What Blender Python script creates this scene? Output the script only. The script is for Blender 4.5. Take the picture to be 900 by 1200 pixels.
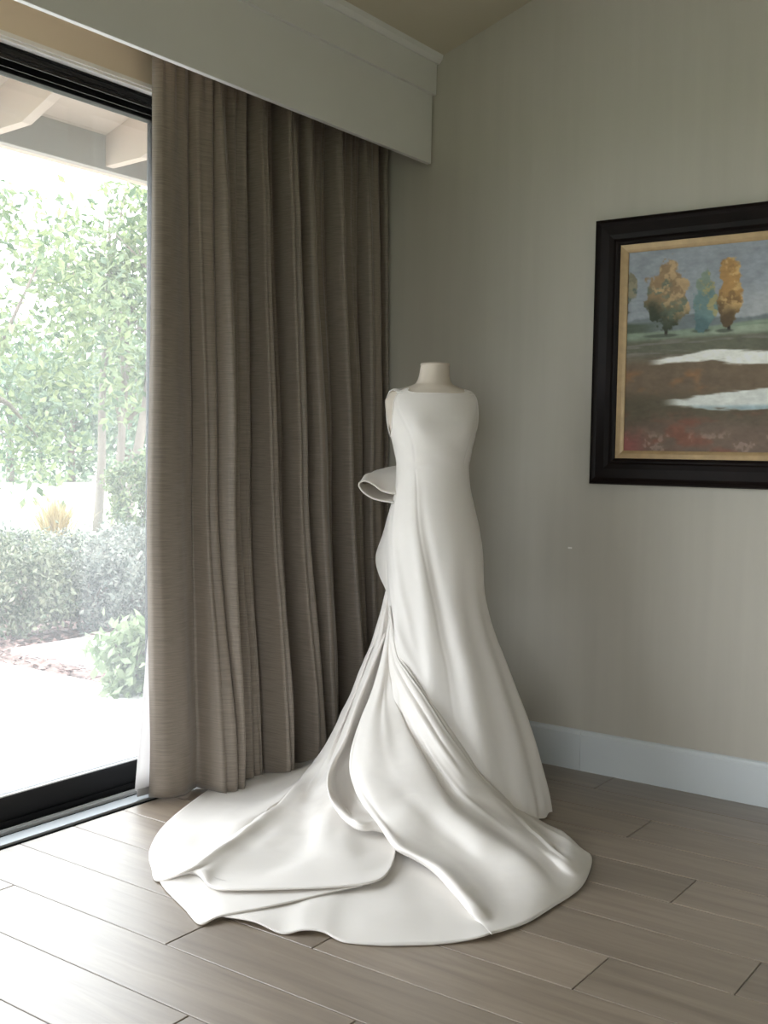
import bpy, math, random
import numpy as np
from mathutils import Vector, Matrix

for o in list(bpy.data.objects):
    bpy.data.objects.remove(o)
SC = bpy.context.scene
COL = SC.collection
random.seed(7)
RNG = np.random.default_rng(11)

# ------------------------------------------------------------------ camera
FPX = 1292.16
YAW, PITCH, ROLL = math.radians(35.7293), math.radians(3.2035), math.radians(0.9454)
CAMH = 1.25
fw = np.array([-math.sin(YAW) * math.cos(PITCH), math.cos(YAW) * math.cos(PITCH), -math.sin(PITCH)])
r0 = np.array([math.cos(YAW), math.sin(YAW), 0.0])
d0 = np.cross(fw, r0)
rt = math.cos(ROLL) * r0 - math.sin(ROLL) * d0
dn = np.cross(fw, rt)
CPOS = np.array([0.0, 0.0, CAMH])
cam = bpy.data.cameras.new('camera')
cam.sensor_fit = 'VERTICAL'
cam.sensor_height = 24.0
cam.lens = 24.0 * FPX / 1200.0
cam.clip_end = 500
camo = bpy.data.objects.new('camera', cam)
COL.objects.link(camo)
mw = Matrix.Identity(4)
for i in range(3):
    mw[i][0] = rt[i]
    mw[i][1] = -dn[i]
    mw[i][2] = -fw[i]
    mw[i][3] = CPOS[i]
camo.matrix_world = mw
SC.camera = camo

# ------------------------------------------------------------------ world, light, exposure
SC.view_settings.view_transform = 'Standard'
SC.view_settings.look = 'None'
SC.view_settings.gamma = 1.0
SC.view_settings.use_curve_mapping = False
SC.view_settings.exposure = 3.2
world = bpy.data.worlds.new('overcast_sky')
SC.world = world
world.use_nodes = True
bg = world.node_tree.nodes['Background']
bg.inputs['Color'].default_value = (0.968, 0.962, 1.03, 1)
bg.inputs['Strength'].default_value = 1.0


def portal(name, loc, rot, sx, sy):
    l = bpy.data.lights.new(name, 'AREA')
    l.shape = 'RECTANGLE'
    l.size, l.size_y = sx, sy
    l.cycles.is_portal = True
    o = bpy.data.objects.new(name, l)
    COL.objects.link(o)
    o.location = loc
    o.rotation_euler = rot
    return o


portal('daylight_portal', (-3.2, 1.0, 1.25), (0, -math.pi / 2, 0), 2.3, 5.4)
portal('daylight_portal', (1.0, -3.06, 1.45), (math.pi / 2, 0, 0), 3.4, 1.9)


# ------------------------------------------------------------------ measuring helpers (photo pixel -> point in the room)
def ray(px, py):
    return rt * ((px - 450) / FPX) + dn * ((py - 600) / FPX) + fw


def atz(px, py, z):
    v = ray(px, py)
    return CPOS + v * ((z - CAMH) / v[2])


def atx(px, py, x):
    v = ray(px, py)
    return CPOS + v * (x / v[0])


def aty(px, py, y):
    v = ray(px, py)
    return CPOS + v * (y / v[1])


def atd(px, py, d):
    return CPOS + ray(px, py) * d


# ------------------------------------------------------------------ mesh helpers
def tag(o, label=None, cat=None, group=None, kind=None):
    if label: o['label'] = label
    if cat: o['category'] = cat
    if group: o['group'] = group
    if kind: o['kind'] = kind
    return o


def empty(name, loc=(0, 0, 0), rz=0.0):
    o = bpy.data.objects.new(name, None)
    o.empty_display_size = 0.1
    COL.objects.link(o)
    o.location = loc
    o.rotation_euler = (0, 0, rz)
    return o


def mesh_obj(name, verts, faces, mat, parent=None, smooth=False, uvs=None):
    me = bpy.data.meshes.new(name)
    me.from_pydata([tuple(map(float, v)) for v in verts], [], [tuple(map(int, f)) for f in faces])
    me.update()
    if smooth:
        me.polygons.foreach_set('use_smooth', [True] * len(me.polygons))
    if mat is not None:
        me.materials.append(mat)
    if uvs is not None:
        ul = me.uv_layers.new(name='UVMap')
        vi = np.zeros(len(me.loops), dtype=np.int32)
        me.loops.foreach_get('vertex_index', vi)
        ul.data.foreach_set('uv', np.asarray(uvs, dtype=np.float32)[vi].ravel())
    o = bpy.data.objects.new(name, me)
    COL.objects.link(o)
    if parent is not None:
        o.parent = parent
        o.location = -Vector(parent.location) if parent.rotation_euler[2] == 0 else (0, 0, 0)
    return o


class MB:
    """collects boxes, prisms and tubes for one mesh"""
    def __init__(s):
        s.v, s.f = [], []

    def add(s, v, f):
        k = len(s.v)
        s.v += [tuple(p) for p in v]
        s.f += [tuple(i + k for i in q) for q in f]
        return s

    def box(s, x0, x1, y0, y1, z0, z1):
        x0, x1 = min(x0, x1), max(x0, x1)
        y0, y1 = min(y0, y1), max(y0, y1)
        z0, z1 = min(z0, z1), max(z0, z1)
        v = [(x0, y0, z0), (x1, y0, z0), (x1, y1, z0), (x0, y1, z0), (x0, y0, z1), (x1, y0, z1), (x1, y1, z1), (x0, y1, z1)]
        return s.add(v, [(0, 3, 2, 1), (4, 5, 6, 7), (0, 1, 5, 4), (1, 2, 6, 5), (2, 3, 7, 6), (3, 0, 4, 7)])

    def prism_y(s, poly, y0, y1):
        """poly of (x,z), extruded along y"""
        n = len(poly)
        v = [(p[0], y0, p[1]) for p in poly] + [(p[0], y1, p[1]) for p in poly]
        f = [(i, (i + 1) % n, n + (i + 1) % n, n + i) for i in range(n)]
        return s.add(v, f + [tuple(range(n))[::-1], tuple(range(n, 2 * n))])

    def tube(s, pts, rad, n=6):
        pts = [np.array(p, float) for p in pts]
        k = len(s.v)
        for i, p in enumerate(pts):
            t = pts[min(i + 1, len(pts) - 1)] - pts[max(i - 1, 0)]
            t = t / (np.linalg.norm(t) + 1e-9)
            a = np.cross(t, [0.3, 0.9, 0.1])
            a /= np.linalg.norm(a) + 1e-9
            b = np.cross(t, a)
            r = rad[i] if isinstance(rad, (list, tuple)) else rad
            for j in range(n):
                q = p + r * (math.cos(2 * math.pi * j / n) * a + math.sin(2 * math.pi * j / n) * b)
                s.v.append(tuple(q))
        for i in range(len(pts) - 1):
            for j in range(n):
                s.f.append((k + i * n + j, k + i * n + (j + 1) % n, k + (i + 1) * n + (j + 1) % n, k + (i + 1) * n + j))
        s.f.append(tuple(k + j for j in range(n))[::-1])
        s.f.append(tuple(k + (len(pts) - 1) * n + j for j in range(n)))
        return s

    def build(s, name, mat, parent=None, smooth=False, bevel=0.0):
        o = mesh_obj(name, s.v, s.f, mat, parent, smooth)
        if bevel:
            m = o.modifiers.new('bevel', 'BEVEL')
            m.width = bevel
            m.segments = 2
            m.limit_method = 'ANGLE'
        return o


def crom(P, n):
    """Catmull-Rom through P (k,3), n points per segment"""
    P = np.asarray(P, float)
    Q = np.vstack([2 * P[0] - P[1], P, 2 * P[-1] - P[-2]])
    out = []
    for i in range(1, len(Q) - 2):
        p0, p1, p2, p3 = Q[i - 1], Q[i], Q[i + 1], Q[i + 2]
        t = np.linspace(0, 1, n, endpoint=False)[:, None] if P.ndim == 2 else np.linspace(0, 1, n, endpoint=False)[:, None, None]
        out.append(0.5 * (2 * p1 + (p2 - p0) * t + (2 * p0 - 5 * p1 + 4 * p2 - p3) * t * t + (3 * p1 - p0 - 3 * p2 + p3) * t ** 3))
    out.append(P[-1:][:])
    return np.concatenate(out)


def resample(P, n):
    D = crom(P, 12)
    s = np.concatenate([[0], np.cumsum(np.linalg.norm(np.diff(D, axis=0), axis=1))])
    q = np.linspace(0, s[-1], n)
    return np.stack([np.interp(q, s, D[:, k]) for k in range(3)], 1)


def grid_faces(nu, nv, wrap=False):
    f = []
    for i in range(nu if wrap else nu - 1):
        i2 = (i + 1) % nu
        for j in range(nv - 1):
            f.append((i * nv + j, i2 * nv + j, i2 * nv + j + 1, i * nv + j + 1))
    return f


def loft(ribs, nv=60, sub=8):
    R = np.stack([resample(r, nv) for r in ribs])      # (k,nv,3)
    G = []
    k = len(R)
    Q = np.concatenate([2 * R[:1] - R[1:2], R, 2 * R[-1:] - R[-2:-1]])
    for i in range(1, k):
        p0, p1, p2, p3 = Q[i - 1], Q[i], Q[i + 1], Q[i + 2]
        for t in np.linspace(0, 1, sub, endpoint=False):
            G.append(0.5 * (2 * p1 + (p2 - p0) * t + (2 * p0 - 5 * p1 + 4 * p2 - p3) * t * t + (3 * p1 - p0 - 3 * p2 + p3) * t ** 3))
    G.append(R[-1])
    return np.stack(G)                                  # (nu,nv,3)


def sm(a, b_, x):
    t = np.clip((x - a) / (b_ - a), 0, 1)
    return t * t * (3 - 2 * t)


# ------------------------------------------------------------------ material helpers
def mat_new(name):
    m = bpy.data.materials.new(name)
    m.use_nodes = True
    return m, m.node_tree, m.node_tree.nodes['Principled BSDF']


def nd(t, typ, **kw):
    n = t.nodes.new(typ)
    for k, v in kw.items():
        if k.startswith('i_'):
            n.inputs[k[2:].replace('_', ' ')].default_value = v
        else:
            setattr(n, k, v)
    return n


def simple(name, col, rough=0.5, spec=0.5, metal=0.0, var=0.0, scale=8.0, bump=0.0, bscale=60.0, stretch=(1, 1, 1), sheen=0.0, coord='Object'):
    m, t, b = mat_new(name)
    b.inputs['Roughness'].default_value = rough
    b.inputs['Specular IOR Level'].default_value = spec
    b.inputs['Metallic'].default_value = metal
    if sheen:
        b.inputs['Sheen Weight'].default_value = sheen
        b.inputs['Sheen Roughness'].default_value = 0.4
    tc = nd(t, 'ShaderNodeTexCoord')
    mp = nd(t, 'ShaderNodeMapping')
    mp.inputs['Scale'].default_value = stretch
    t.links.new(tc.outputs[coord], mp.inputs['Vector'])
    if var:
        n = nd(t, 'ShaderNodeTexNoise', i_Scale=scale, i_Detail=5.0)
        t.links.new(mp.outputs[0], n.inputs['Vector'])
        cr = nd(t, 'ShaderNodeValToRGB')
        cr.color_ramp.elements[0].position = 0.3
        cr.color_ramp.elements[1].position = 0.7
        cr.color_ramp.elements[0].color = (*[c * (1 - var) for c in col], 1)
        cr.color_ramp.elements[1].color = (*[min(1, c * (1 + var)) for c in col], 1)
        t.links.new(n.outputs['Fac'], cr.inputs[0])
        t.links.new(cr.outputs[0], b.inputs['Base Color'])
    else:
        b.inputs['Base Color'].default_value = (*col, 1)
    if bump:
        n2 = nd(t, 'ShaderNodeTexNoise', i_Scale=bscale, i_Detail=4.0)
        t.links.new(mp.outputs[0], n2.inputs['Vector'])
        bp = nd(t, 'ShaderNodeBump', i_Strength=bump, i_Distance=0.005)
        t.links.new(n2.outputs['Fac'], bp.inputs['Height'])
        t.links.new(bp.outputs[0], b.inputs['Normal'])
    return m


M = {}
M['wall'] = simple('wall_paint_beige', (0.49, 0.462, 0.402), rough=0.6, spec=0.3, var=0.03, scale=3, bump=0.12, bscale=40, stretch=(6, 6, 0.4))
M['ceil'] = simple('ceiling_paint', (0.55, 0.50, 0.39), rough=0.8, spec=0.2, bump=0.05, bscale=120)
M['trim'] = simple('painted_trim', (0.74, 0.735, 0.71), rough=0.45, var=0.02, scale=4, bump=0.03, bscale=60)
M['base'] = simple('baseboard_paint', (0.62, 0.66, 0.68), rough=0.4, var=0.02, scale=3)
M['tan'] = simple('pocket_wall_paint', (0.74, 0.64, 0.50), rough=0.7, var=0.02, scale=3)
M['white'] = simple('white_casing', (0.82, 0.80, 0.76), rough=0.45)
M['black'] = simple('black_aluminium', (0.010, 0.010, 0.011), rough=0.4, spec=0.35)
M['steel'] = simple('brushed_sill', (0.32, 0.34, 0.35), rough=0.35, metal=0.7, var=0.12, scale=6, stretch=(1, 0.2, 1))
M['rib'] = simple('track_rib_metal', (0.75, 0.75, 0.74), rough=0.35, metal=0.5)
M['grout'] = simple('grout', (0.42, 0.39, 0.36), rough=0.9, var=0.1, scale=30)
M['eave'] = simple('eave_paint', (0.62, 0.50, 0.40), rough=0.7, var=0.04, scale=4)
M['eave_beam'] = simple('eave_beam_paint', (0.42, 0.38, 0.33), rough=0.7, var=0.05, scale=3, stretch=(1, .2, 1))
M['concrete'] = simple('patio_concrete', (0.585, 0.575, 0.57), rough=0.9, var=0.06, scale=9, bump=0.3, bscale=90)
M['mulch'] = simple('mulch_soil', (0.14, 0.09, 0.075), rough=0.95, var=0.4, scale=25, bump=0.6, bscale=60)
M['chip'] = simple('mulch_chip', (0.24, 0.15, 0.13), rough=0.9, var=0.45, scale=9)
M['lawn'] = simple('lawn_grass', (0.19, 0.235, 0.13), rough=0.9, var=0.2, scale=0.6, bump=0.3, bscale=20)
M['path'] = simple('gravel_path', (0.68, 0.62, 0.55), rough=0.9, var=0.05, scale=3)
M['bark'] = simple('bark', (0.16, 0.13, 0.11), rough=0.9, var=0.3, scale=6, stretch=(1, 1, .2), bump=0.4, bscale=20)
M['form'] = simple('dress_form_cloth', (0.62, 0.55, 0.47), rough=0.85, spec=0.2, bump=0.08, bscale=400)
M['metal'] = simple('stand_metal', (0.4, 0.4, 0.4), rough=0.3, metal=1.0)
M['lining'] = simple('white_lining', (0.78, 0.77, 0.77), rough=0.8, spec=0.2, bump=0.05, bscale=300)
M['frame'] = simple('dark_frame_wood', (0.007, 0.004, 0.0035), rough=0.45, spec=0.15, var=0.35, scale=12, stretch=(1, 1, 1))
M['gilt'] = simple('gilt_liner', (0.42, 0.29, 0.15), rough=0.4, var=0.12, scale=30, metal=0.2)
M['house'] = simple('exterior_stucco', (0.5, 0.45, 0.38), rough=0.9, var=0.05, scale=5)


def leaf_mat(name, c1, c2, trans=0.35):
    m, t, b = mat_new(name)
    geo = nd(t, 'ShaderNodeNewGeometry')
    cr = nd(t, 'ShaderNodeValToRGB')
    cr.color_ramp.elements[0].color = (*c1, 1)
    cr.color_ramp.elements[1].color = (*c2, 1)
    t.links.new(geo.outputs['Random Per Island'], cr.inputs[0])
    t.links.new(cr.outputs[0], b.inputs['Base Color'])
    b.inputs['Roughness'].default_value = 0.55
    tr = nd(t, 'ShaderNodeBsdfTranslucent')
    t.links.new(cr.outputs[0], tr.inputs['Color'])
    mx = nd(t, 'ShaderNodeMixShader')
    mx.inputs[0].default_value = trans
    t.links.new(b.outputs[0], mx.inputs[1])
    t.links.new(tr.outputs[0], mx.inputs[2])
    t.links.new(mx.outputs[0], t.nodes['Material Output'].inputs['Surface'])
    return m


M['leaf_tree'] = leaf_mat('tree_leaf', (0.055, 0.095, 0.045), (0.22, 0.26, 0.12), 0.4)
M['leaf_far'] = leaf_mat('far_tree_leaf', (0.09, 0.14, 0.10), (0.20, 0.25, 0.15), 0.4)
M['leaf_shrub'] = leaf_mat('shrub_leaf', (0.04, 0.065, 0.03), (0.24, 0.25, 0.16), 0.25)
M['leaf_grey'] = leaf_mat('grey_shrub_leaf', (0.06, 0.08, 0.06), (0.24, 0.245, 0.20), 0.25)
M['leaf_bright'] = leaf_mat('bright_leaf', (0.14, 0.20, 0.09), (0.32, 0.38, 0.22), 0.4)
M['leaf_straw'] = leaf_mat('straw_blade', (0.28, 0.20, 0.07), (0.50, 0.42, 0.22), 0.4)


# satin of the dress
def satin():
    m, t, b = mat_new('ivory_satin')
    b.inputs['Base Color'].default_value = (0.88, 0.845, 0.805, 1)
    b.inputs['Roughness'].default_value = 0.55
    b.inputs['Specular IOR Level'].default_value = 0.35
    b.inputs['Sheen Weight'].default_value = 0.25
    b.inputs['Sheen Roughness'].default_value = 0.35
    tc = nd(t, 'ShaderNodeTexCoord')
    n = nd(t, 'ShaderNodeTexNoise', i_Scale=9.0, i_Detail=2.0)
    t.links.new(tc.outputs['Object'], n.inputs['Vector'])
    n2 = nd(t, 'ShaderNodeTexNoise', i_Scale=700.0, i_Detail=2.0)
    t.links.new(tc.outputs['Object'], n2.inputs['Vector'])
    bp = nd(t, 'ShaderNodeBump', i_Strength=0.16, i_Distance=0.02)
    t.links.new(n.outputs['Fac'], bp.inputs['Height'])
    bp2 = nd(t, 'ShaderNodeBump', i_Strength=0.05, i_Distance=0.002)
    t.links.new(n2.outputs['Fac'], bp2.inputs['Height'])
    t.links.new(bp.outputs[0], bp2.inputs['Normal'])
    t.links.new(bp2.outputs[0], b.inputs['Normal'])
    tr = nd(t, 'ShaderNodeBsdfTranslucent')
    tr.inputs['Color'].default_value = (0.9, 0.80, 0.66, 1)
    mx = nd(t, 'ShaderNodeMixShader')
    mx.inputs[0].default_value = 0.18
    t.links.new(b.outputs[0], mx.inputs[1])
    t.links.new(tr.outputs[0], mx.inputs[2])
    t.links.new(mx.outputs[0], t.nodes['Material Output'].inputs['Surface'])
    return m


M['satin'] = satin()
_t = M['lining'].node_tree
_tr = nd(_t, 'ShaderNodeBsdfTranslucent')
_tr.inputs['Color'].default_value = (0.9, 0.88, 0.87, 1)
_mx = nd(_t, 'ShaderNodeMixShader')
_mx.inputs[0].default_value = 0.5
_t.links.new(_t.nodes['Principled BSDF'].outputs[0], _mx.inputs[1])
_t.links.new(_tr.outputs[0], _mx.inputs[2])
_t.links.new(_mx.outputs[0], _t.nodes['Material Output'].inputs['Surface'])


def curtain_mat():
    m, t, b = mat_new('taupe_slub_silk')
    b.inputs['Roughness'].default_value = 0.45
    b.inputs['Specular IOR Level'].default_value = 0.4
    b.inputs['Sheen Weight'].default_value = 0.3
    tc = nd(t, 'ShaderNodeTexCoord')
    mp = nd(t, 'ShaderNodeMapping')
    mp.inputs['Scale'].default_value = (5, 130, 1)
    t.links.new(tc.outputs['UV'], mp.inputs['Vector'])
    n = nd(t, 'ShaderNodeTexNoise', i_Scale=2.2, i_Detail=6.0, i_Roughness=0.7)
    t.links.new(mp.outputs[0], n.inputs['Vector'])
    cr = nd(t, 'ShaderNodeValToRGB')
    cr.color_ramp.elements[0].position = 0.32
    cr.color_ramp.elements[1].position = 0.68
    cr.color_ramp.elements[0].color = (0.168, 0.136, 0.106, 1)
    cr.color_ramp.elements[1].color = (0.300, 0.250, 0.203, 1)
    t.links.new(n.outputs['Fac'], cr.inputs[0])
    t.links.new(cr.outputs[0], b.inputs['Base Color'])
    bp = nd(t, 'ShaderNodeBump', i_Strength=0.18, i_Distance=0.003)
    t.links.new(n.outputs['Fac'], bp.inputs['Height'])
    t.links.new(bp.outputs[0], b.inputs['Normal'])
    return m


M['curtain'] = curtain_mat()


def plank_mat():
    m, t, b = mat_new('wood_look_tile')
    oi = nd(t, 'ShaderNodeObjectInfo')
    tc = nd(t, 'ShaderNodeTexCoord')
    mul = nd(t, 'ShaderNodeVectorMath', operation='SCALE')
    cmb = nd(t, 'ShaderNodeCombineXYZ')
    for k in range(3):
        t.links.new(oi.outputs['Random'], cmb.inputs[k])
    t.links.new(cmb.outputs[0], mul.inputs[0])
    mul.inputs['Scale'].default_value = 37.0
    add = nd(t, 'ShaderNodeVectorMath', operation='ADD')
    t.links.new(tc.outputs['Object'], add.inputs[0])
    t.links.new(mul.outputs[0], add.inputs[1])
    mp = nd(t, 'ShaderNodeMapping')
    mp.inputs['Scale'].default_value = (1.2, 16, 1)
    t.links.new(add.outputs[0], mp.inputs['Vector'])
    n = nd(t, 'ShaderNodeTexNoise', i_Scale=1.6, i_Detail=8.0, i_Roughness=0.62, i_Distortion=0.6)
    t.links.new(mp.outputs[0], n.inputs['Vector'])
    cr = nd(t, 'ShaderNodeValToRGB')
    e = cr.color_ramp.elements
    e[0].position, e[1].position = 0.28, 0.74
    e[0].color = (0.165, 0.124, 0.088, 1)
    e[1].color = (0.305, 0.243, 0.182, 1)
    t.links.new(n.outputs['Fac'], cr.inputs[0])
    hsv = nd(t, 'ShaderNodeHueSaturation')
    mr = nd(t, 'ShaderNodeMapRange')
    mr.inputs['To Min'].default_value = 0.86
    mr.inputs['To Max'].default_value = 1.14
    t.links.new(oi.outputs['Random'], mr.inputs['Value'])
    t.links.new(mr.outputs[0], hsv.inputs['Value'])
    t.links.new(cr.outputs[0], hsv.inputs['Color'])
    t.links.new(hsv.outputs[0], b.inputs['Base Color'])
    b.inputs['Roughness'].default_value = 0.42
    b.inputs['IOR'].default_value = 1.9
    b.inputs['Coat Weight'].default_value = 0.65
    b.inputs['Coat IOR'].default_value = 1.6
    b.inputs['Coat Roughness'].default_value = 0.52
    bp = nd(t, 'ShaderNodeBump', i_Strength=0.06, i_Distance=0.003)
    t.links.new(n.outputs['Fac'], bp.inputs['Height'])
    t.links.new(bp.outputs[0], b.inputs['Normal'])
    return m


M['plank'] = plank_mat()


def glass_mat():
    m, t, b = mat_new('window_glass')
    t.nodes.remove(b)
    tr = nd(t, 'ShaderNodeBsdfTransparent')
    tr.inputs['Color'].default_value = (0.93, 0.96, 0.95, 1)
    gl = nd(t, 'ShaderNodeBsdfGlossy')
    gl.inputs['Roughness'].default_value = 0.0
    lw = nd(t, 'ShaderNodeLayerWeight')
    lw.inputs['Blend'].default_value = 0.5
    pw = nd(t, 'ShaderNodeMath', operation='POWER')
    pw.inputs[1].default_value = 5.0
    t.links.new(lw.outputs['Facing'], pw.inputs[0])
    fr = nd(t, 'ShaderNodeMath', operation='MULTIPLY_ADD')
    fr.inputs[1].default_value = 0.94
    fr.inputs[2].default_value = 0.04
    t.links.new(pw.outputs[0], fr.inputs[0])
    mx = nd(t, 'ShaderNodeMixShader')
    t.links.new(fr.outputs[0], mx.inputs[0])
    t.links.new(tr.outputs[0], mx.inputs[1])
    t.links.new(gl.outputs[0], mx.inputs[2])
    haze_mix = nd(t, 'ShaderNodeBsdfTranslucent')           # pale translucent share imitating veiling glare and haze over the view
    haze_mix.inputs['Color'].default_value = (0.9, 0.95, 0.95, 1)
    mx2 = nd(t, 'ShaderNodeMixShader')
    mx2.inputs[0].default_value = 0.04
    t.links.new(mx.outputs[0], mx2.inputs[1])
    t.links.new(haze_mix.outputs[0], mx2.inputs[2])
    t.links.new(mx2.outputs[0], t.nodes['Material Output'].inputs['Surface'])
    return m


M['glass'] = glass_mat()

# ================================================================== THE ROOM
XW = -2.94          # inner face of the window wall
YB = 3.96           # inner face of the painting wall
XR, YR = 3.3, -3.1  # right and rear walls
SL = 0.324          # slope of the vaulted ceiling
Z0 = 2.91           # ceiling height at x = -2.57


def zc(x):
    xr = 0.35
    return Z0 + SL * (x + 2.57) if x < xr else Z0 + SL * (xr + 2.57) - SL * (x - xr)


# floor: grout bed with single planks
fl = MB().box(-3.2, XR, YR, YB, -0.08, -0.004).build('floor', M['grout'])
tag(fl, 'greyish brown wood-look plank floor of the room', kind='structure')
PW, PL = 0.2085, 1.22
rows = {}
offs = {12: -1.719, 11: -2.15, 10: -1.409, 9: -1.72, 8: -1.098, 7: -1.80, 6: -0.782, 5: -1.094, 4: -1.709, 3: -2.014, 2: -2.629, 1: -1.713}
plank_cache = {}
for r in range(-22, 13):
    y0 = 1.4715 + PW * (r - 1) + 0.001
    y1 = min(y0 + PW - 0.0035, YB - 0.002)
    if y0 < YR:
        continue
    ox = offs.get(r, -1.1 + 0.407 * ((r * 2) % 3))
    k = math.floor((-2.893 - ox) / PL)
    x = ox + k * PL
    while x < XR:
        a, b_ = max(x + 0.0018, -2.892), min(x + PL - 0.0018, XR - 0.002)
        x += PL
        if b_ - a < 0.01:
            continue
        key = (round(b_ - a, 4), round(y1 - y0, 4))
        if key not in plank_cache:
            L2, W2 = (b_ - a) / 2, (y1 - y0) / 2
            e = 0.0012
            v = [(sx * L2, sy * W2, -0.006) for sx, sy in ((-1, -1), (1, -1), (1, 1), (-1, 1))]
            v += [(sx * L2, sy * W2, -e) for sx, sy in ((-1, -1), (1, -1), (1, 1), (-1, 1))]
            v += [(sx * (L2 - e), sy * (W2 - e), 0) for sx, sy in ((-1, -1), (1, -1), (1, 1), (-1, 1))]
            f = [(8, 9, 10, 11)]
            for i in range(4):
                j = (i + 1) % 4
                f += [(i, j, 4 + j, 4 + i), (4 + i, 4 + j, 8 + j, 8 + i)]
            me = bpy.data.meshes.new('plank')
            me.from_pydata(v, [], f)
            me.materials.append(M['plank'])
            plank_cache[key] = me
        o = bpy.data.objects.new('plank', plank_cache[key])
        COL.objects.link(o)
        o.parent = fl
        o.location = ((a + b_) / 2, (y0 + y1) / 2, 0)

# painting wall (gable under the vault)
xs = [-3.2, 0.35, XR + .15]
poly = [(-3.2, -0.08), (XR + .15, -0.08), (XR + .15, zc(XR + .15)), (0.35, zc(0.35)), (-3.2, zc(-3.2))]
wb = MB().prism_y(poly, YB, YB + 0.15).build('wall_back', M['wall'])
tag(wb, 'plain beige wall with the landscape painting', kind='structure')
sp = aty(668, 642, YB)
sc_ = MB().box(sp[0] - 0.008, sp[0] + 0.008, YB - 0.0015, YB, sp[2] - 0.003, sp[2] + 0.003).build('scuff_mark', M['white'], wb)

# window wall: header, jamb piece by the corner, piece near the rear
DY0, DY1, DZ = -1.72, 3.72, 2.475
mb = MB().box(-3.2, XW, YR, YB, DZ + 0.012, zc(-2.94))
mb.box(-3.2, XW, DY1, YB, -0.08, DZ + 0.012).box(-3.2, XW, YR, DY0, -0.08, DZ + 0.012)
wl = mb.build('wall_left', M['tan'])
tag(wl, 'tan wall around the sliding glass door', kind='structure')
# right wall and rear wall (out of view, the rear one with a window)
wr = MB().box(XR, XR + .15, YR, YB, -0.08, zc(XR)).build('wall_right', M['wall'])
tag(wr, 'beige wall on the right of the room', kind='structure')
WX0, WX1, WZ0, WZ1 = -0.7, 2.7, 0.5, 2.4
mb = MB()
mb.prism_y([(-3.2, WZ1), (XR + .15, WZ1), (XR + .15, zc(XR + .15)), (0.35, zc(0.35)), (-3.2, zc(-3.2))], YR - .15, YR)
mb.box(-3.2, WX0, YR - .15, YR, -0.08, WZ1).box(WX1, XR + .15, YR - .15, YR, -0.08, WZ1).box(WX0, WX1, YR - .15, YR, -0.08, WZ0)
wk = mb.build('wall_rear', M['wall'])
tag(wk, 'beige wall at the rear of the room with a window', kind='structure')
w2 = empty('window_2', (0.9, YR, WZ0))
tag(w2, 'wide white window in the rear wall', kind='structure')
mb = MB()
for x in (WX0, WX0 + 1.1, WX1 - 1.15, WX1 - 0.05):
    mb.box(x, x + .05, YR - .1, YR - .04, WZ0, WZ1)
mb.box(WX0, WX1, YR - .1, YR - .04, WZ0, WZ0 + .05).box(WX0, WX1, YR - .1, YR - .04, WZ1 - .05, WZ1)
mb.build('window_frame', M['white'], w2)
MB().box(WX0, WX1, YR - .073, YR - .067, WZ0 + .05, WZ1 - .05).build('pane', M['glass'], w2)

# ceiling, two vaulted planes
th = 0.12
xl = -3.2
poly = [(xl, zc(xl)), (0.35, zc(0.35)), (XR + .15, zc(XR + .15)), (XR + .15, zc(XR + .15) + th), (0.35, zc(0.35) + th), (xl, zc(xl) + th)]
ce = MB().prism_y(poly, YR - .15, YB + .15).build('ceiling', M['ceil'])
tag(ce, 'sloping vaulted ceiling in warm beige', kind='structure')

# baseboard on the painting wall, two boards meeting at a joint
bbo = empty('baseboard_back', (0, YB, 0))
tag(bbo, 'pale grey-white baseboard along the painting wall', kind='structure')
prof = lambda: None
for (a, b_) in ((-2.9, -1.8665), (-1.865, XR)):
    v = []
    P = [(YB, 0.0), (YB - .016, 0.0), (YB - .016, .142), (YB - .012, .148), (YB - .010, .155), (YB - .004, .160), (YB, .160)]
    n = len(P)
    v = [(a, p[0], p[1]) for p in P] + [(b_, p[0], p[1]) for p in P]
    f = [(i, i + 1, n + i + 1, n + i) for i in range(n - 1)] + [tuple(range(n))[::-1], tuple(range(n, 2 * n))]
    MB().add(v, f).build('board', M['base'], bbo)
bbr = MB().box(XR - .016, XR, YR, YB, 0, .16).build('baseboard_right', M['base'])
tag(bbr, 'pale baseboard along the right wall', kind='structure')

# valance (boxed pelmet over the curtain)
XV = -2.624
va = empty('trim_1', (XV, 0.5, 2.465))
tag(va, 'long off-white boxed curtain valance with stepped moulding', kind='structure')
MB().box(XV - .022, XV, YR, YB - .012, 2.462, 2.76).build('fascia_board', M['trim'], va, bevel=0.0015)
MB().box(XV, XV + .016, YR, YB - .006, 2.745, 2.885).build('stepped_board', M['trim'], va, bevel=0.0015)
cz = zc(XV + .05)
MB().prism_y([(XV, 2.872), (XV + .026, 2.872), (XV + .040, 2.888), (XV + .046, zc(XV + .046) + .004), (XV, zc(XV) + .004)], YR, YB - .002).build('crown_moulding', M['trim'], va)
MB().box(XV - .0225, XV - .0215, YR, YB - .03, 2.48, 2.76).box(XW, XV - .022, YR, YB - .001, 2.755, 2.775).build('box_top', M['tan'], va)
# curtain track inside the box
tk = MB().box(-2.845, -2.815, -1.0, 3.92, 2.715, 2.755).build('curtain_track', M['white'])
tag(tk, 'white ceiling track hidden inside the valance', 'curtain track')

# ------------------------------------------------------------------ sliding door
dr = empty('door_1', (-3.05, 2.0, 0))
tag(dr, 'black framed sliding glass door onto the patio', kind='structure')
# white casing on the wall head, stepped
mb = MB().box(XW, -2.926, YR + .2, YB - .05, DZ + 0.002, DZ + 0.016).box(-2.965, -2.934, DY0, DY1, DZ - .006, DZ + .012)
mb.build('head_casing', M['white'], dr)
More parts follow.
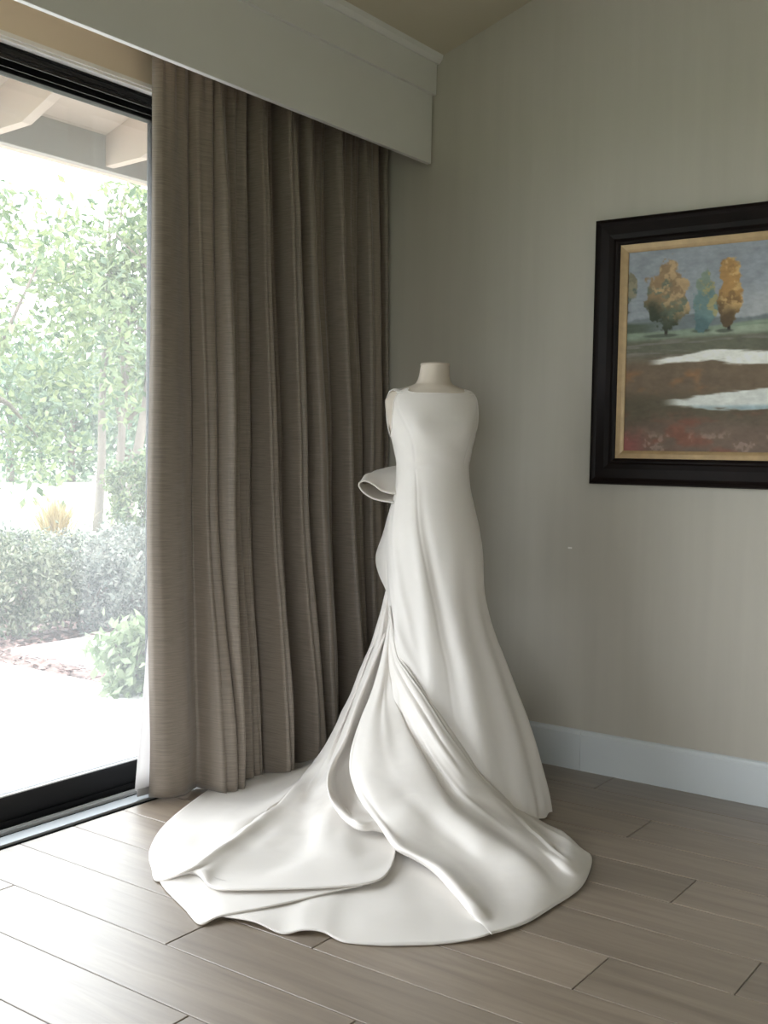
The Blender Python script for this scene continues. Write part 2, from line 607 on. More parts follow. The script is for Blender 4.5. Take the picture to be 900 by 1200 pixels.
# black head frame with its two channels
mb = MB().box(-3.16, -2.968, DY0, DY1, DZ - .012, DZ - .002)
for x in (-2.972, -3.035, -3.105):
    mb.box(x - .006, x, DY0, DY1, DZ - .046, DZ - .008)
mb.build('head_frame', M['black'], dr)
MB().box(-2.9765, -2.972, DY0, DY1, DZ - .034, DZ - .031).build('head_bead', M['rib'], dr)
mb = MB().box(-3.16, -2.95, DY1 - .03, DY1, 0, DZ).box(-3.16, -2.95, DY0, DY0 + .03, 0, DZ)
mb.build('jamb', M['black'], dr)
# sill with tracks
MB().box(-3.18, -2.8935, DY0, DY1, -0.02, 0.001).build('sill', simple('matt_black_sill', (0.006, 0.006, 0.006), rough=0.85, spec=0.05), dr)
MB().box(-2.965, -2.902, DY0, DY1, 0.0, 0.010).build('sill_strip', M['steel'], dr, bevel=0.002)
MB().box(-2.9945, -2.992, DY0, DY1, 0.0, 0.012).build('track_rib', M['rib'], dr)
MB().box(-3.0135, -3.011, DY0, DY1, 0.0, 0.012).build('track_rib', M['rib'], dr)
MB().box(-3.0535, -3.050, DY0, DY1, 0.0, 0.02).build('track_rib', M['black'], dr)


def door_panel(y0, y1, xf, dep=0.04):
    p = MB().box(xf - dep, xf, y0, y1, 0.012, 0.096).build('bottom_rail', M['black'], dr, bevel=0.002)
    MB().box(xf - .006, xf + .001, y0 + .05, y1 - .05, 0.096, 0.101).build('glazing_bead', M['rib'], p).location = (0, 0, 0)
    MB().box(xf - dep, xf, y0, y1, 2.425, DZ - .012).build('top_rail', M['black'], dr, bevel=0.002)
    MB().box(xf - dep, xf, y0, y0 + .06, 0.012, DZ - .012).build('stile', M['black'], dr, bevel=0.002)
    MB().box(xf - dep, xf, y1 - .06, y1, 0.012, DZ - .012).build('stile', M['black'], dr, bevel=0.002)
    MB().box(xf - dep / 2 - .003, xf - dep / 2 + .003, y0 + .055, y1 - .055, .09, 2.43).build('pane', M['glass'], dr)


door_panel(0.95, 2.865, -3.07)
door_panel(-0.95, 0.985, -3.115, .035)
door_panel(-1.70, -0.92, -3.07)
door_panel(2.84, 3.70, -3.115, .035)

# ================================================================== OUTSIDE
GZ = -0.05
# eave: sloping soffit boards, rafters, edge beam
ev = empty('roof_eave', (-3.5, 2.0, 2.6))
tag(ev, 'tan eave with rafter tails and edge beam above the patio door', kind='structure')


def zs(x): return 2.585 + SL * (x + 3.78)


xb = -3.80
prev = -3.19
for w in (0.10, 0.165, 0.165, 0.165, 0.10):
    nx = max(prev - w, xb)
    MB().prism_y([(prev - .0015, zs(prev)), (nx + .0015, zs(nx)), (nx + .0015, zs(nx) + .03), (prev - .0015, zs(prev) + .03)], -4.5, 8).build('soffit_board', M['eave'], ev)
    prev = nx
MB().prism_y([(-3.19, zs(-3.19) + .031), (-3.95, zs(-3.95) + .031), (-3.95, zs(-3.95) + .07), (-3.19, zs(-3.19) + .07)], -4.5, 8).build('roof_deck', M['house'], ev)
MB().box(xb - .04, xb, -4.5, 8, 2.432, 2.59).build('edge_beam', M['eave_beam'], ev, bevel=.003)
MB().box(xb - .085, xb - .04, -4.5, 8, 2.432, 2.62).build('fascia', M['eave'], ev)
for i in range(-9, 9):
    y = 2.605 + .587 * i
    MB().prism_y([(-3.19, 2.585), (-3.36, 2.545), (-3.575, 2.455), (xb, 2.447), (xb, zs(xb)), (-3.19, zs(-3.19))], y, y + .045).build('rafter', M['eave'], ev, bevel=.002)
MB().box(-3.2, -3.19, -4.5, DY0, -.3, 2.7).box(-3.2, -3.19, DY1, 8, -.3, 2.7).box(-3.2, -3.185, -4.5, 8, DZ + .0, 2.8).build('stucco', M['house'], ev)

gr = MB().box(-120, 120, -120, 120, -0.6, GZ - .06).build('ground', M['lawn'])
tag(gr, 'pale green lawn beyond the planting bed', kind='structure')
# patio slabs
pt = empty('patio', (-4.5, 1, GZ))
tag(pt, 'pale concrete patio outside the sliding door', kind='structure')
ycuts = [-4.0, -1.6, 0.5, 2.565, 3.97]
xcuts = [-3.18, -4.53, -5.9, -7.4]
for i in range(len(ycuts) - 1):
    for j in range(len(xcuts) - 1):
        MB().box(xcuts[j + 1] + .004, xcuts[j] - .004, ycuts[i] + .004, ycuts[i + 1] - .004, GZ - .1, GZ).build('slab', M['concrete'], pt, bevel=.004)
st = MB().box(-5.97, -4.3, 4.262, 5.9, GZ - .09, GZ + .004).build('step_slab', M['concrete'], bevel=.006)
tag(st, 'pale square concrete slab set in the mulch beside the shrubs', 'paving slab')
mu = MB().box(-11.5, -3.2, 3.975, 9.3, -.3, GZ - .03).box(-11.5, -7.42, -4, 3.975, -.3, GZ - .03).build('mulch_bed', M['mulch'])
tag(mu, 'brown mulch planting bed around the concrete slab', kind='structure')
# mulch chips
nch = 5200
cx = RNG.uniform(-8.2, -3.4, nch)
cy = RNG.uniform(3.985, 6.4, nch)
ok = ~((cx > -5.99) & (cx < -4.28) & (cy > 4.25) & (cy < 5.92))
cx, cy = cx[ok], cy[ok]
n = len(cx)
ang = RNG.uniform(0, 6.28, n)
ln = RNG.uniform(.012, .035, n)
wd = RNG.uniform(.005, .011, n)
tz = RNG.uniform(-.012, .012, n)
zz = GZ - .028 + RNG.uniform(.004, .03, n)
ca, sa = np.cos(ang), np.sin(ang)
V = np.zeros((n, 4, 3))
for k, (a, b_) in enumerate(((-1, -1), (1, -1), (1, 1), (-1, 1))):
    V[:, k, 0] = cx + a * ln * ca - b_ * wd * sa
    V[:, k, 1] = cy + a * ln * sa + b_ * wd * ca
    V[:, k, 2] = zz + a * tz + b_ * .004
ch = mesh_obj('mulch_chips', V.reshape(-1, 3), np.arange(n * 4).reshape(n, 4), M['chip'])
tag(ch, 'loose reddish brown mulch chips scattered over the bed', 'mulch', kind='stuff')
# winding gravel path on the lawn
pv = []
for t in np.linspace(0, 1, 30):
    px = -120 + t * 420
    a = atz(px, 580 - 14 * min(1, max(0, t * 1.6 - .2)), GZ - .05)
    b_ = atz(px, 572 - 12 * min(1, max(0, t * 1.6 - .2)), GZ - .05)
    pv += [a, b_]
pf = [(2 * i, 2 * i + 2, 2 * i + 3, 2 * i + 1) for i in range(29)]
pa = mesh_obj('footpath', [(p[0], p[1], GZ - .052) for p in pv] + [(p[0], p[1], GZ - .08) for p in pv], pf + [tuple(i + 60 for i in f) for f in pf], M['path'])
tag(pa, 'pale footpath crossing the lawn in the distance', kind='structure')


# ------------------------------------------------------------------ plants
def leaves(centres, spread, per, size, aspect=0.5, up=0.0, rng=RNG):
    """many bent diamond leaves around the given centres"""
    C = np.repeat(np.asarray(centres, float), per, axis=0)
    n = len(C)
    P = C + rng.normal(0, 1, (n, 3)) * np.asarray(spread)
    d = rng.normal(0, 1, (n, 3))
    d[:, 2] += up
    d /= np.linalg.norm(d, axis=1)[:, None]
    e = np.cross(d, rng.normal(0, 1, (n, 3)))
    e /= np.linalg.norm(e, axis=1)[:, None] + 1e-9
    nn = np.cross(d, e)
    L = size * rng.uniform(.6, 1.3, n)[:, None]
    V = np.stack([P - d * L * .5, P + e * L * aspect * .5 + nn * L * .08, P + d * L * .5, P - e * L * aspect * .5 + nn * L * .08], 1)
    F = np.arange(n * 4).reshape(n, 4)
    return V.reshape(-1, 3), F


def ellipsoid_pts(c, r, n, shell=0.35, rng=RNG):
    d = rng.normal(0, 1, (n, 3))
    d /= np.linalg.norm(d, axis=1)[:, None]
    q = rng.uniform(shell, 1, n)[:, None] ** 0.5
    return np.asarray(c) + d * q * np.asarray(r)


def tree(px, base_py, trunk_r, crown, rad, ncl, per, lsize, mat, label, lean=0.0, spread=0.22, dist=None, group=None):
    b = atz(px, base_py, GZ - .06)
    if dist:
        v = ray(px, base_py)
        q = CPOS + v * dist
        b = np.array([q[0], q[1], GZ - .06])
    cdep = np.dot(b - CPOS, fw)
    c = atd(crown[0], crown[1], cdep)
    o = empty('tree', tuple(b))
    tag(o, label, 'tree', group)
    top = c + np.array([0, 0, rad[2] * .5])
    mid = b + (c - b) * .5 + np.array([lean, -lean, 0])
    MB().tube(resample([b, (b + mid) / 2 + np.array([lean * .4, 0, 0]), mid, c, top], 14), [trunk_r * (1 - .055 * i) for i in range(14)], 8).build('trunk', M['bark'], o, smooth=True)
    cl = ellipsoid_pts(c, rad, ncl)
    for k in range(7):
        e = cl[k * 3 % ncl]
        s_ = mid + (c - mid) * (k / 7.0)
        MB().tube([s_, (s_ + e) / 2 + np.array([0, 0, .12]), e], [trunk_r * .42, trunk_r * .28, trunk_r * .1], 5).build('branch', M['bark'], o, smooth=True)
    v, f = leaves(cl, spread, per, lsize)
    tag(mesh_obj('foliage', v, f, mat, o), kind='stuff')
    return o


tree(-70, 640, .12, (-15, 400), (1.9, 1.9, 2.1), 110, 34, .15, M['leaf_tree'], 'leafy tree at the left edge of the glass door, branches hanging low', spread=.20)
tree(114, 622, .085, (128, 305), (1.25, 1.25, 1.30), 60, 34, .15, M['leaf_tree'], 'slender garden tree with a single leaning trunk on the lawn', lean=.12, spread=.20)
tree(135, 625, .09, (150, 400), (1.0, 1.0, 1.5), 42, 32, .14, M['leaf_tree'], 'tree with thin dark trunk, left of the close pair', spread=.20)
tree(145, 626, .10, (195, 330), (1.2, 1.2, 1.6), 55, 34, .15, M['leaf_tree'], 'tree with thicker trunk, nearest the curtain edge in the garden', spread=.20)
far = [(-40, 455, 46), (12, 478, 40), (48, 460, 48), (84, 485, 41), (118, 468, 47), (150, 480, 41), (186, 462, 46)]
for i, (px, py, d) in enumerate(far):
    tree(px, 560, .16, (px, py), (1.5, 1.5, 2.4), 50, 50, .28, M['leaf_far'], 'distant hazy green tree in the row closing off the lawn', spread=.5, dist=d, group='distant trees behind the lawn')


def shrub(name, px, py, w, h, mat, label, ncl=70, per=40, lsize=.045, cat='shrub', group=None, stems=9, dist=None, up=.3):
    b = atz(px, py, GZ - .03)
    o = empty(name, tuple(b))
    tag(o, label, cat, group)
    mb = MB()
    for k in range(stems):
        a = k * 2.4
        e = b + np.array([math.cos(a) * w * .35, math.sin(a) * w * .35, h * .75])
        mb.tube([b + np.array([math.cos(a) * .03, math.sin(a) * .03, 0]), (b + e) / 2 + np.array([0, 0, .05]), e], [.012, .008, .004], 5)
    mb.build('stems', M['bark'], o)
    c = b + np.array([0, 0, h * .52])
    cl = ellipsoid_pts(c, (w / 2 * .9, w / 2 * .9, h * .47), ncl, .3)
    v, f = leaves(cl, .05, per, lsize, .5, up)
    v[:, 2] = np.maximum(v[:, 2], b[2] + .005)
    tag(mesh_obj('foliage', v, f, mat, o), kind='stuff')
    return o


shrub('shrub', 22, 748, .80, .66, M['leaf_shrub'], 'dark leafy shrub at the left edge beside the mulch', 90, 60, .05)
shrub('shrub', 100, 742, .55, .50, M['leaf_grey'], 'grey-green shrub behind the square concrete slab', 70, 50, .045)
shrub('shrub', 152, 738, .6, .58, M['leaf_grey'], 'grey-green shrub behind the slab, touching the curtain edge', 80, 50, .045)
shrub('shrub', 5, 700, .9, .6, M['leaf_grey'], 'pale low shrub behind the dark shrub at the left', 80, 45, .05)
shrub('shrub', 85, 700, .9, .55, M['leaf_grey'], 'pale twiggy shrub behind the middle of the bed', 80, 45, .05)
shrub('shrub', 150, 690, 1.0, .6, M['leaf_grey'], 'pale shrub at the back of the bed below the tree pair', 80, 45, .05)
shrub('shrub', 40, 668, 1.0, .4, M['leaf_shrub'], 'low shrub right in front of the straw-coloured grass tuft', 60, 45, .05)
shrub('shrub', 165, 650, 1.1, 1.3, M['leaf_tree'], 'tall green bush beside the trunk pair by the curtain', 80, 50, .08)
# bright broad-leaved plant near the glass
shrub('leafy_plant', 152, 818, .30, .40, M['leaf_bright'], 'bright broad-leaved plant at the patio corner by the curtain', 46, 20, .075, 'plant', None, 7, up=.8)

# straw-coloured grass tuft
gb = atz(65, 645, GZ - .03)
go = empty('ornamental_grass', tuple(gb))
tag(go, 'straw-coloured ornamental grass tuft in the planting bed', 'grass tuft')
gv, gf = [], []
for k in range(420):
    a = RNG.uniform(0, 6.28)
    r = abs(RNG.normal(0, .30))
    h = RNG.uniform(.45, .72)
    p0 = gb + np.array([RNG.normal(0, .07), RNG.normal(0, .07), 0])
    p2 = gb + np.array([math.cos(a) * r, math.sin(a) * r, h])
    p1 = (p0 + p2) / 2 + np.array([0, 0, .08])
    w = np.array([-math.sin(a), math.cos(a), 0]) * .006
    i0 = len(gv)
    gv += [p0 - w, p0 + w, p1 + w, p1 - w, p2]
    gf += [(i0, i0 + 1, i0 + 2, i0 + 3), (i0 + 3, i0 + 2, i0 + 4)]
tag(mesh_obj('blades', gv, gf, M['leaf_straw'], go), kind='stuff')

# ================================================================== CURTAIN
cu = empty('curtain', (-2.84, 3.2, 0.0))
tag(cu, 'floor-length taupe slub silk curtain drawn beside the glass door', 'curtain')
VT = [2.590, 2.712, 2.792, 2.923, 2.999, 3.081, 3.143, 3.265, 3.362, 3.457, 3.556, 3.676, 3.758, 3.825, 3.905]
VM = [2.575, 2.752, 2.805, 2.923, 3.022, 3.121, 3.179, 3.295, 3.427, 3.497, 3.599, 3.698, 3.776, 3.857, 3.915]
VB = [2.600, 2.772, 2.840, 2.960, 3.035, 3.145, 3.200, 3.315, 3.428, 3.515, 3.625, 3.709, 3.800, 3.870, 3.920]
SCY = 2.875 / 2.82
VT, VM, VB = [[min(v * SCY, 3.80 + .01 * i) if i > 11 else v * SCY for i, v in enumerate(V_)] for V_ in (VT, VM, VB)]
VT[0], VM[0], VB[0] = 2.612, 2.605, 2.640
LEV = [0, -.045, .020, -.035, .026, -.050, .022, .026, -.046, .024, -.050, .018, -.030, .0]
RMP = [.2, .24, .18, .30, .20, .34, .20, .24, .34, .2, .30, .22, .28, .24]
DEPTH = [.035, .075, .062, .055, .075, .05, .085, .075, .06, .075, .08, .06, .055, .05]
# wide folds split in two unequal ones
nVT, nVM, nVB, nD, nL, nR = [], [], [], [], [], []
for i in range(len(VT) - 1):
    nVT.append(VT[i]); nVM.append(VM[i]); nVB.append(VB[i])
    nD.append(DEPTH[i]); nL.append(LEV[i]); nR.append(RMP[i])
    if i and VM[i + 1] - VM[i] > .085:
        q = .5 + .13 * math.sin(i * 2.7)
        for A_, B_ in ((nVT, VT), (nVM, VM), (nVB, VB)):
            A_.append(B_[i] + (B_[i + 1] - B_[i]) * (q + (.06 if A_ is nVB else -.05 if A_ is nVT else 0) * math.cos(i)))
        nD.append(DEPTH[i] * .72); nL.append(LEV[i] * .3 - .022); nR.append(.30)
VT, VM, VB = nVT + [VT[-1]], nVM + [VM[-1]], nVB + [VB[-1]]
DEPTH, LEV, RMP = nD, nL, nR
NF = len(DEPTH)
ZB, ZT = 0.012, 2.72
NZ = 90
rowsP = []
for jz in range(NZ):
    w = jz / (NZ - 1)
    z = ZB + (ZT - ZB) * w
    tt = min(1, max(0, (z - 1.1) / 1.25))
    tt = tt * tt * (3 - 2 * tt)
    tb = min(1, max(0, (1.1 - z) / 1.0))
    tb = tb * tb * (3 - 2 * tb)
    pts = []
    top = max(0.0, (z - 2.15) / 0.57)
    for i in range(len(VT) - 1):
        a = VM[i] * (1 - tt - tb) + VT[i] * tt + VB[i] * tb
        b_ = VM[i + 1] * (1 - tt - tb) + VT[i + 1] * tt + VB[i + 1] * tb
        D = DEPTH[i] * (0.62 + .2 * tb + .25 * (1 - tt)) * (1 - .35 * top)
        D *= 2.2 * (1 - .42 * i / NF) * (1 + .10 * math.sin(2.1 * z + i * 2.3))
        skew = .22 * math.sin(i * 1.9)
        for k in range(18):
            t = k / 18.0
            s_ = math.sin(math.pi * min(1, max(0, t)))
            y = a + (b_ - a) * (t + skew * s_ * .5 - .10 * math.sin(2 * math.pi * t))
            x = LEV[i] * (1 - .5 * top) * sm(0, .3, t) * sm(1, .7, t) + D * sm(0.0, RMP[i], t) * sm(1.0, 1 - RMP[(i * 5 + 3) % NF] * .8, t) + .010 * math.sin(2 * math.pi * 1.5 * t + 2.1 * i) * s_
            if i == 0:
                x = .012 + .030 * math.sin(math.pi * t) ** .8 + .012 * math.sin(5 * t + z * .8)
                y = a + (b_ - a) * t
                if t < .12:
                    x -= (.12 - t) * .18
            # fine gathers towards the heading
            x += top * top * .016 * math.sin(2 * math.pi * 3.0 * t + i * 1.7) + .0025 * math.sin(2 * math.pi * 2 * t + i + 1 * z)
            # little drag folds low down
            x += tb * .003 * math.sin(9 * z + 7 * t + i)
            pts.append((x, y, z))
    pts.append((0.0, VT[-1] * tt + VM[-1] * (1 - tt - tb) + VB[-1] * tb, z))
    rowsP.append(pts)
G = np.array(rowsP)
G[:, :, 0] += -2.875 + 0.035 * np.clip((1.1 - G[:, :, 2]) / 1.1, 0, 1) * np.clip((G[:, :, 1] - 2.6) / .5, 0, 1)
G[:, :18, 0] += np.linspace(-.022, 0, 18)[None, :] * np.clip((1.6 - G[:, :18, 2]) / 1.6, 0, 1)
nz, nc = G.shape[:2]
arc = np.concatenate([[0], np.cumsum(np.linalg.norm(np.diff(G[45], axis=0), axis=1))])
UV = np.zeros((nz, nc, 2))
UV[:, :, 0] = arc[None, :]
UV[:, :, 1] = G[:, :, 2]
fc = mesh_obj('fabric_panel', G.reshape(-1, 3), grid_faces(nz, nc), M['curtain'], cu, True, UV.reshape(-1, 2))
so = fc.modifiers.new('thickness', 'SOLIDIFY')
so.thickness = .0025
so.offset = -1
# hem stitched at the foot of the leading edge and white lining behind
ribs = []
for jz in range(40):
    z = .045 + (2.70 - .045) * jz / 39
    out = 0.115 * max(0, 1 - z / 1.45) ** 1.1
    row = []
    for k in range(60):
        t = k / 59
        y = 2.700 - out + (3.86 - 2.700 + out) * t
        x = -2.905 + .010 * math.sin(26 * t + 1.5) - .025 * max(0, 1 - t * 9) * max(0, 1 - z / 1.1)
        row.append((x, y, z))
    ribs.append(row)
A = np.array(ribs)
ln_ = mesh_obj('lining', A.reshape(-1, 3), grid_faces(40, 60), M['lining'], cu, True)
so = ln_.modifiers.new('thickness', 'SOLIDIFY')
so.thickness = .002
B_ = np.array([[(p[0] - .003, p[1] + .012, .018 + .034 * j) for p in ribs[0]] for j in range(2)])
hm = mesh_obj('hem_band', B_.reshape(-1, 3), grid_faces(2, 60), simple('lining_hem', (.34, .33, .32), .8), ln_, True)
hm.location = (0, 0, 0)
so = hm.modifiers.new('thickness', 'SOLIDIFY')
so.thickness = .003

# ================================================================== PAINTING
PX0, PX1, PZ0, PZ1 = -1.850, -0.42, 1.134, 2.138
pg = empty('framed_painting', ((PX0 + PX1) / 2, YB, PZ0))
tag(pg, 'autumn landscape painting in a wide dark wood frame', 'painting')


def frame_ring(name, prof, x0, x1, z0, z1, mat, parent):
    """prof: list of (inset from the outer edge, projection from the wall); one mitred rail per side"""
    n = len(prof)
    for side in range(4):
        v = []
        for (ins, pr) in prof:
            c = [(x0 + ins, z0 + ins), (x1 - ins, z0 + ins), (x1 - ins, z1 - ins), (x0 + ins, z1 - ins)]
            a, b_ = c[side], c[(side + 1) % 4]
            v += [(a[0], YB - pr, a[1]), (b_[0], YB - pr, b_[1])]
        f = [(2 * i, 2 * i + 1, 2 * i + 3, 2 * i + 2) for i in range(n - 1)]
        f += [(2 * n - 2, 2 * n - 1, 1, 0)]
        mesh_obj(name, v, f, mat, parent)


frame_ring('frame_rail', [(0, .002), (0, .030), (.004, .040), (.014, .045), (.020, .041), (.026, .038), (.060, .040), (.078, .036), (.084, .030), (.090, .031), (.099, .026), (.101, .018), (.101, .004)], PX0, PX1, PZ0, PZ1, M['frame'], pg)
frame_ring('liner_rail', [(.099, .018), (.101, .024), (.118, .021), (.126, .018), (.130, .016), (.131, .004)], PX0, PX1, PZ0, PZ1, M['gilt'], pg)


def srgb(c):
    c = np.asarray(c, float) / 255.0
    return np.where(c <= .04045, c / 12.92, ((c + .055) / 1.055) ** 2.4)


def vnoise(x, y, seed):
    r = np.random.default_rng(seed).random((64, 64))
    xi, yi = np.floor(x).astype(int), np.floor(y).astype(int)
    fx, fy = x - xi, y - yi
    fx, fy = fx * fx * (3 - 2 * fx), fy * fy * (3 - 2 * fy)
    g = lambda i, j: r[i % 64, j % 64]
    return (g(xi, yi) * (1 - fx) * (1 - fy) + g(xi + 1, yi) * fx * (1 - fy) + g(xi, yi + 1) * (1 - fx) * fy + g(xi + 1, yi + 1) * fx * fy)


def fbm(x, y, seed, o=4):
    v, a, s_ = 0, .5, 0
    for k in range(o):
        v = v + a * vnoise(x * 2 ** k, y * 2 ** k, seed + k)
        s_ += a
        a *= .55
    return v / s_


cx0, cx1, cz0, cz1 = PX0 + .130, PX1 - .130, PZ0 + .130, PZ1 - .130
Hc = cz1 - cz0
nx_, ny_ = 420, 270
S, T = np.meshgrid(np.linspace(0, (cx1 - cx0) / Hc, nx_), np.linspace(0, 1, ny_), indexing='ij')
n1, n2, n3 = fbm(S * 6, T * 10, 1), fbm(S * 26, T * 26, 5), fbm(S * 4, T * 40, 9)


def mixc(base, col, m):
    return base * (1 - m[..., None]) + np.asarray(col, float) * m[..., None]


img = np.zeros(S.shape + (3,)) + np.array([128, 136, 146.])
img = mixc(img, (176, 176, 172), sm(.1, .3, T + .25 * (n1 - .5)) * sm(.3, 1.0, S) * .8)
img = mixc(img, (112, 120, 128), sm(.45, .65, n1) * .4 * (T < .3))
# far hills
hl = .335 - .05 * sm(.5, 1.0, S) - .02 * np.sin(S * 7) + .015 * (n2 - .5)
img = mixc(img, (98, 108, 112), sm(0, .015, T - hl))
img = mixc(img, (70, 82, 66), sm(0, .02, T - (.33 + .02 * np.sin(S * 9 + 1))) * sm(.25, .02, S))
img = mixc(img, (112, 130, 108), sm(.0, .012, T - (.40 - .045 * sm(.1, .9, S))))
img = mixc(img, (142, 152, 128), sm(.5, .7, n3) * sm(.37, .39, T) * .6)
img = mixc(img, (92, 92, 74), sm(.0, .03, T - (.43 - .02 * S)))
img = mixc(img, (110, 106, 96), sm(.5, .62, n3) * sm(.43, .46, T) * sm(.6, .5, T))
img = mixc(img, (104, 84, 62), sm(.50, .58, T + .03 * (n1 - .5)))
img = mixc(img, (138, 92, 52), sm(.5, .68, n1) * sm(.58, .62, T) * sm(.75, .66, T) * .8)
img = mixc(img, (84, 74, 54), sm(.68, .76, T + .04 * (n2 - .5)))
img = mixc(img, (104, 82, 66), sm(.80, .90, T + .06 * (n1 - .5)))
img = mixc(img, (140, 62, 40), sm(.52, .74, n1 + .02) * sm(.78, .86, T) * .5)
img = mixc(img, (146, 70, 66), sm(.18, .0, S) * sm(.86, .97, T + .06 * (n2 - .5)) * .9)
img = mixc(img, (160, 130, 120), sm(.60, .72, n2) * sm(.88, .94, T) * .4)
# pale water
w1 = np.abs(T - (.545 + .012 * np.sin(S * 11) - .006 * S)) - (.008 + .020 * sm(.22, .5, S)) - .030 * (fbm(S * 9, T * 60, 45) - .5)
img = mixc(img, (206, 206, 198), sm(.010, -.004, w1) * sm(.10, .2, S))
w2_ = np.abs(T - (.755 - .02 * (S - .4))) - (.006 + .034 * sm(.2, .6, S)) - .040 * (fbm(S * 8, T * 60, 55) - .5)
img = mixc(img, (186, 190, 184), sm(.012, -.004, w2_) * sm(.18, .3, S))
img = mixc(img, (128, 152, 160), sm(.012, -.004, w2_) * sm(.765, .79, T + .02 * (n1 - .5)) * sm(.3, .4, S))


def ptree(img, cs, ct, rs, rt_, cols, tb_, seed):
    e = fbm(S * 22, T * 22, seed)
    d = np.sqrt(((S - cs) / rs) ** 2 + ((T - ct) / rt_) ** 2) + .9 * (e - .5)
    m = sm(1.02, .88, d)
    c = np.zeros(S.shape + (3,)) + np.asarray(cols[0], float)
    k = fbm(S * 15 + 3, T * 15, seed + 20)
    c = mixc(c, cols[1], sm(.40, .58, k + .35 * (ct - T) / rt_ * .4))
    c = mixc(c, cols[2], sm(.52, .66, fbm(S * 30, T * 30, seed + 40) + .18 * (S - cs) / rs))
    c = mixc(c, cols[3], sm(.1, .9, (T - ct) / rt_ + .8 * (k - .5) - .2 * (S - cs) / rs))
    tr = sm(.010, .005, np.abs(S - cs - .01 * (T - ct))) * (T > ct) * (T < tb_)
    img = mixc(img, (46, 38, 32), tr)
    sh = sm(1, .5, np.sqrt(((S - cs + .02) / (rs * 1.0)) ** 2 + ((T - tb_) / .012) ** 2))
    img = mixc(img, (70, 78, 66), sh * .8)
    return img * (1 - m[..., None]) + c * m[..., None]


img = ptree(img, -.01, .175, .055, .10, [(84, 96, 84), (110, 104, 80), (126, 118, 92), (58, 66, 56)], .3, 61)
img = ptree(img, .205, .225, .115, .165, [(96, 106, 86), (140, 110, 74), (172, 138, 92), (52, 60, 42)], .425, 31)
img = ptree(img, .405, .275, .064, .140, [(92, 124, 124), (112, 130, 112), (150, 140, 92), (66, 98, 104)], .410, 71)
img = ptree(img, .520, .235, .056, .170, [(128, 92, 48), (168, 120, 58), (186, 144, 80), (84, 66, 42)], .415, 81)
img = ptree(img, 1.15, .25, .12, .17, [(120, 100, 60), (150, 110, 60), (170, 130, 80), (70, 66, 44)], .42, 91)
img *= (0.86 + .16 * n2 + .14 * fbm(S * 40, T * 90, 77))[..., None]
img = img * .70 + img.mean(-1, keepdims=True) * .30
V = np.stack([cx0 + S * Hc, np.full(S.shape, YB - .012), cz1 - T * Hc], -1).reshape(-1, 3)
nv0 = len(V)
cm, ct_, cb_ = mat_new('painted_canvas')
at_ = nd(ct_, 'ShaderNodeAttribute', attribute_name='paint')
ct_.links.new(at_.outputs['Color'], cb_.inputs['Base Color'])
cb_.inputs['Roughness'].default_value = .55
cb_.inputs['Specular IOR Level'].default_value = .3
tcn = nd(ct_, 'ShaderNodeTexCoord')
nn_ = nd(ct_, 'ShaderNodeTexNoise', i_Scale=90.0, i_Detail=4.0)
ct_.links.new(tcn.outputs['Object'], nn_.inputs['Vector'])
bpn = nd(ct_, 'ShaderNodeBump', i_Strength=.25, i_Distance=.003)
ct_.links.new(nn_.outputs['Fac'], bpn.inputs['Height'])
ct_.links.new(bpn.outputs[0], cb_.inputs['Normal'])
cv = mesh_obj('canvas', V, grid_faces(nx_, ny_), cm, pg)
ca_ = cv.data.color_attributes.new('paint', 'FLOAT_COLOR', 'POINT')
rgba = np.ones((nv0, 4), dtype=np.float32)
rgba[:, :3] = np.clip(srgb(np.clip(img.reshape(-1, 3), 0, 255)) * 1.45, 0, .9)
ca_.data.foreach_set('color', rgba.ravel())
MB().box(PX0 + .06, PX1 - .06, YB - .011, YB - .001, PZ0 + .06, PZ1 - .06).build('backing_board', M['bark'], pg)

# ================================================================== DRESS FORM AND DRESS
RT2 = np.array([math.cos(YAW), math.sin(YAW), 0])         # to the right as seen from the room
TW2 = np.array([math.sin(YAW), -math.cos(YAW), 0])        # towards the room
D0 = 3.90
# z, centre px, half width, half depth (body under the dress)
ZR = lambda py: float(atd(508, py, D0)[2])
prof = [  # photo row, centre px, half width px, half depth m
    (428.5, 510, 17.5, .053), (440, 509, 18.5, .055), (449, 508.5, 21.5, .060), (453, 508, 29, .068), (457, 507, 42, .072), (461, 506, 50, .078),
    (470, 505, 54.5, .088), (490, 505.5, 53, .105), (510, 507, 48.5, .118), (530, 507.5, 43.5, .112), (547, 507, 41.0, .100), (565, 507.3, 41.8, .104),
    (590, 507.5, 46.5, .125), (620, 508, 53, .145), (650, 509.5, 55.5, .155), (690, 511, 55.5, .160), (715, 514, 57, .166), (745, 518, 62, .180), (770, 522.5, 67.5, .196),
    (810, 526, 79, .228), (850, 530, 90, .255), (890, 532, 100, .28), (920, 534, 106, .295), (949, 535, 110, .305)]
pz = np.array([atd(p[1], p[0], D0)[2] for p in prof])[::-1]
pc = np.array([atd(p[1], p[0], D0) for p in prof])[::-1]
pa_ = np.array([p[2] * D0 / FPX for p in prof])[::-1]
pb_ = np.array([p[3] for p in prof])[::-1]


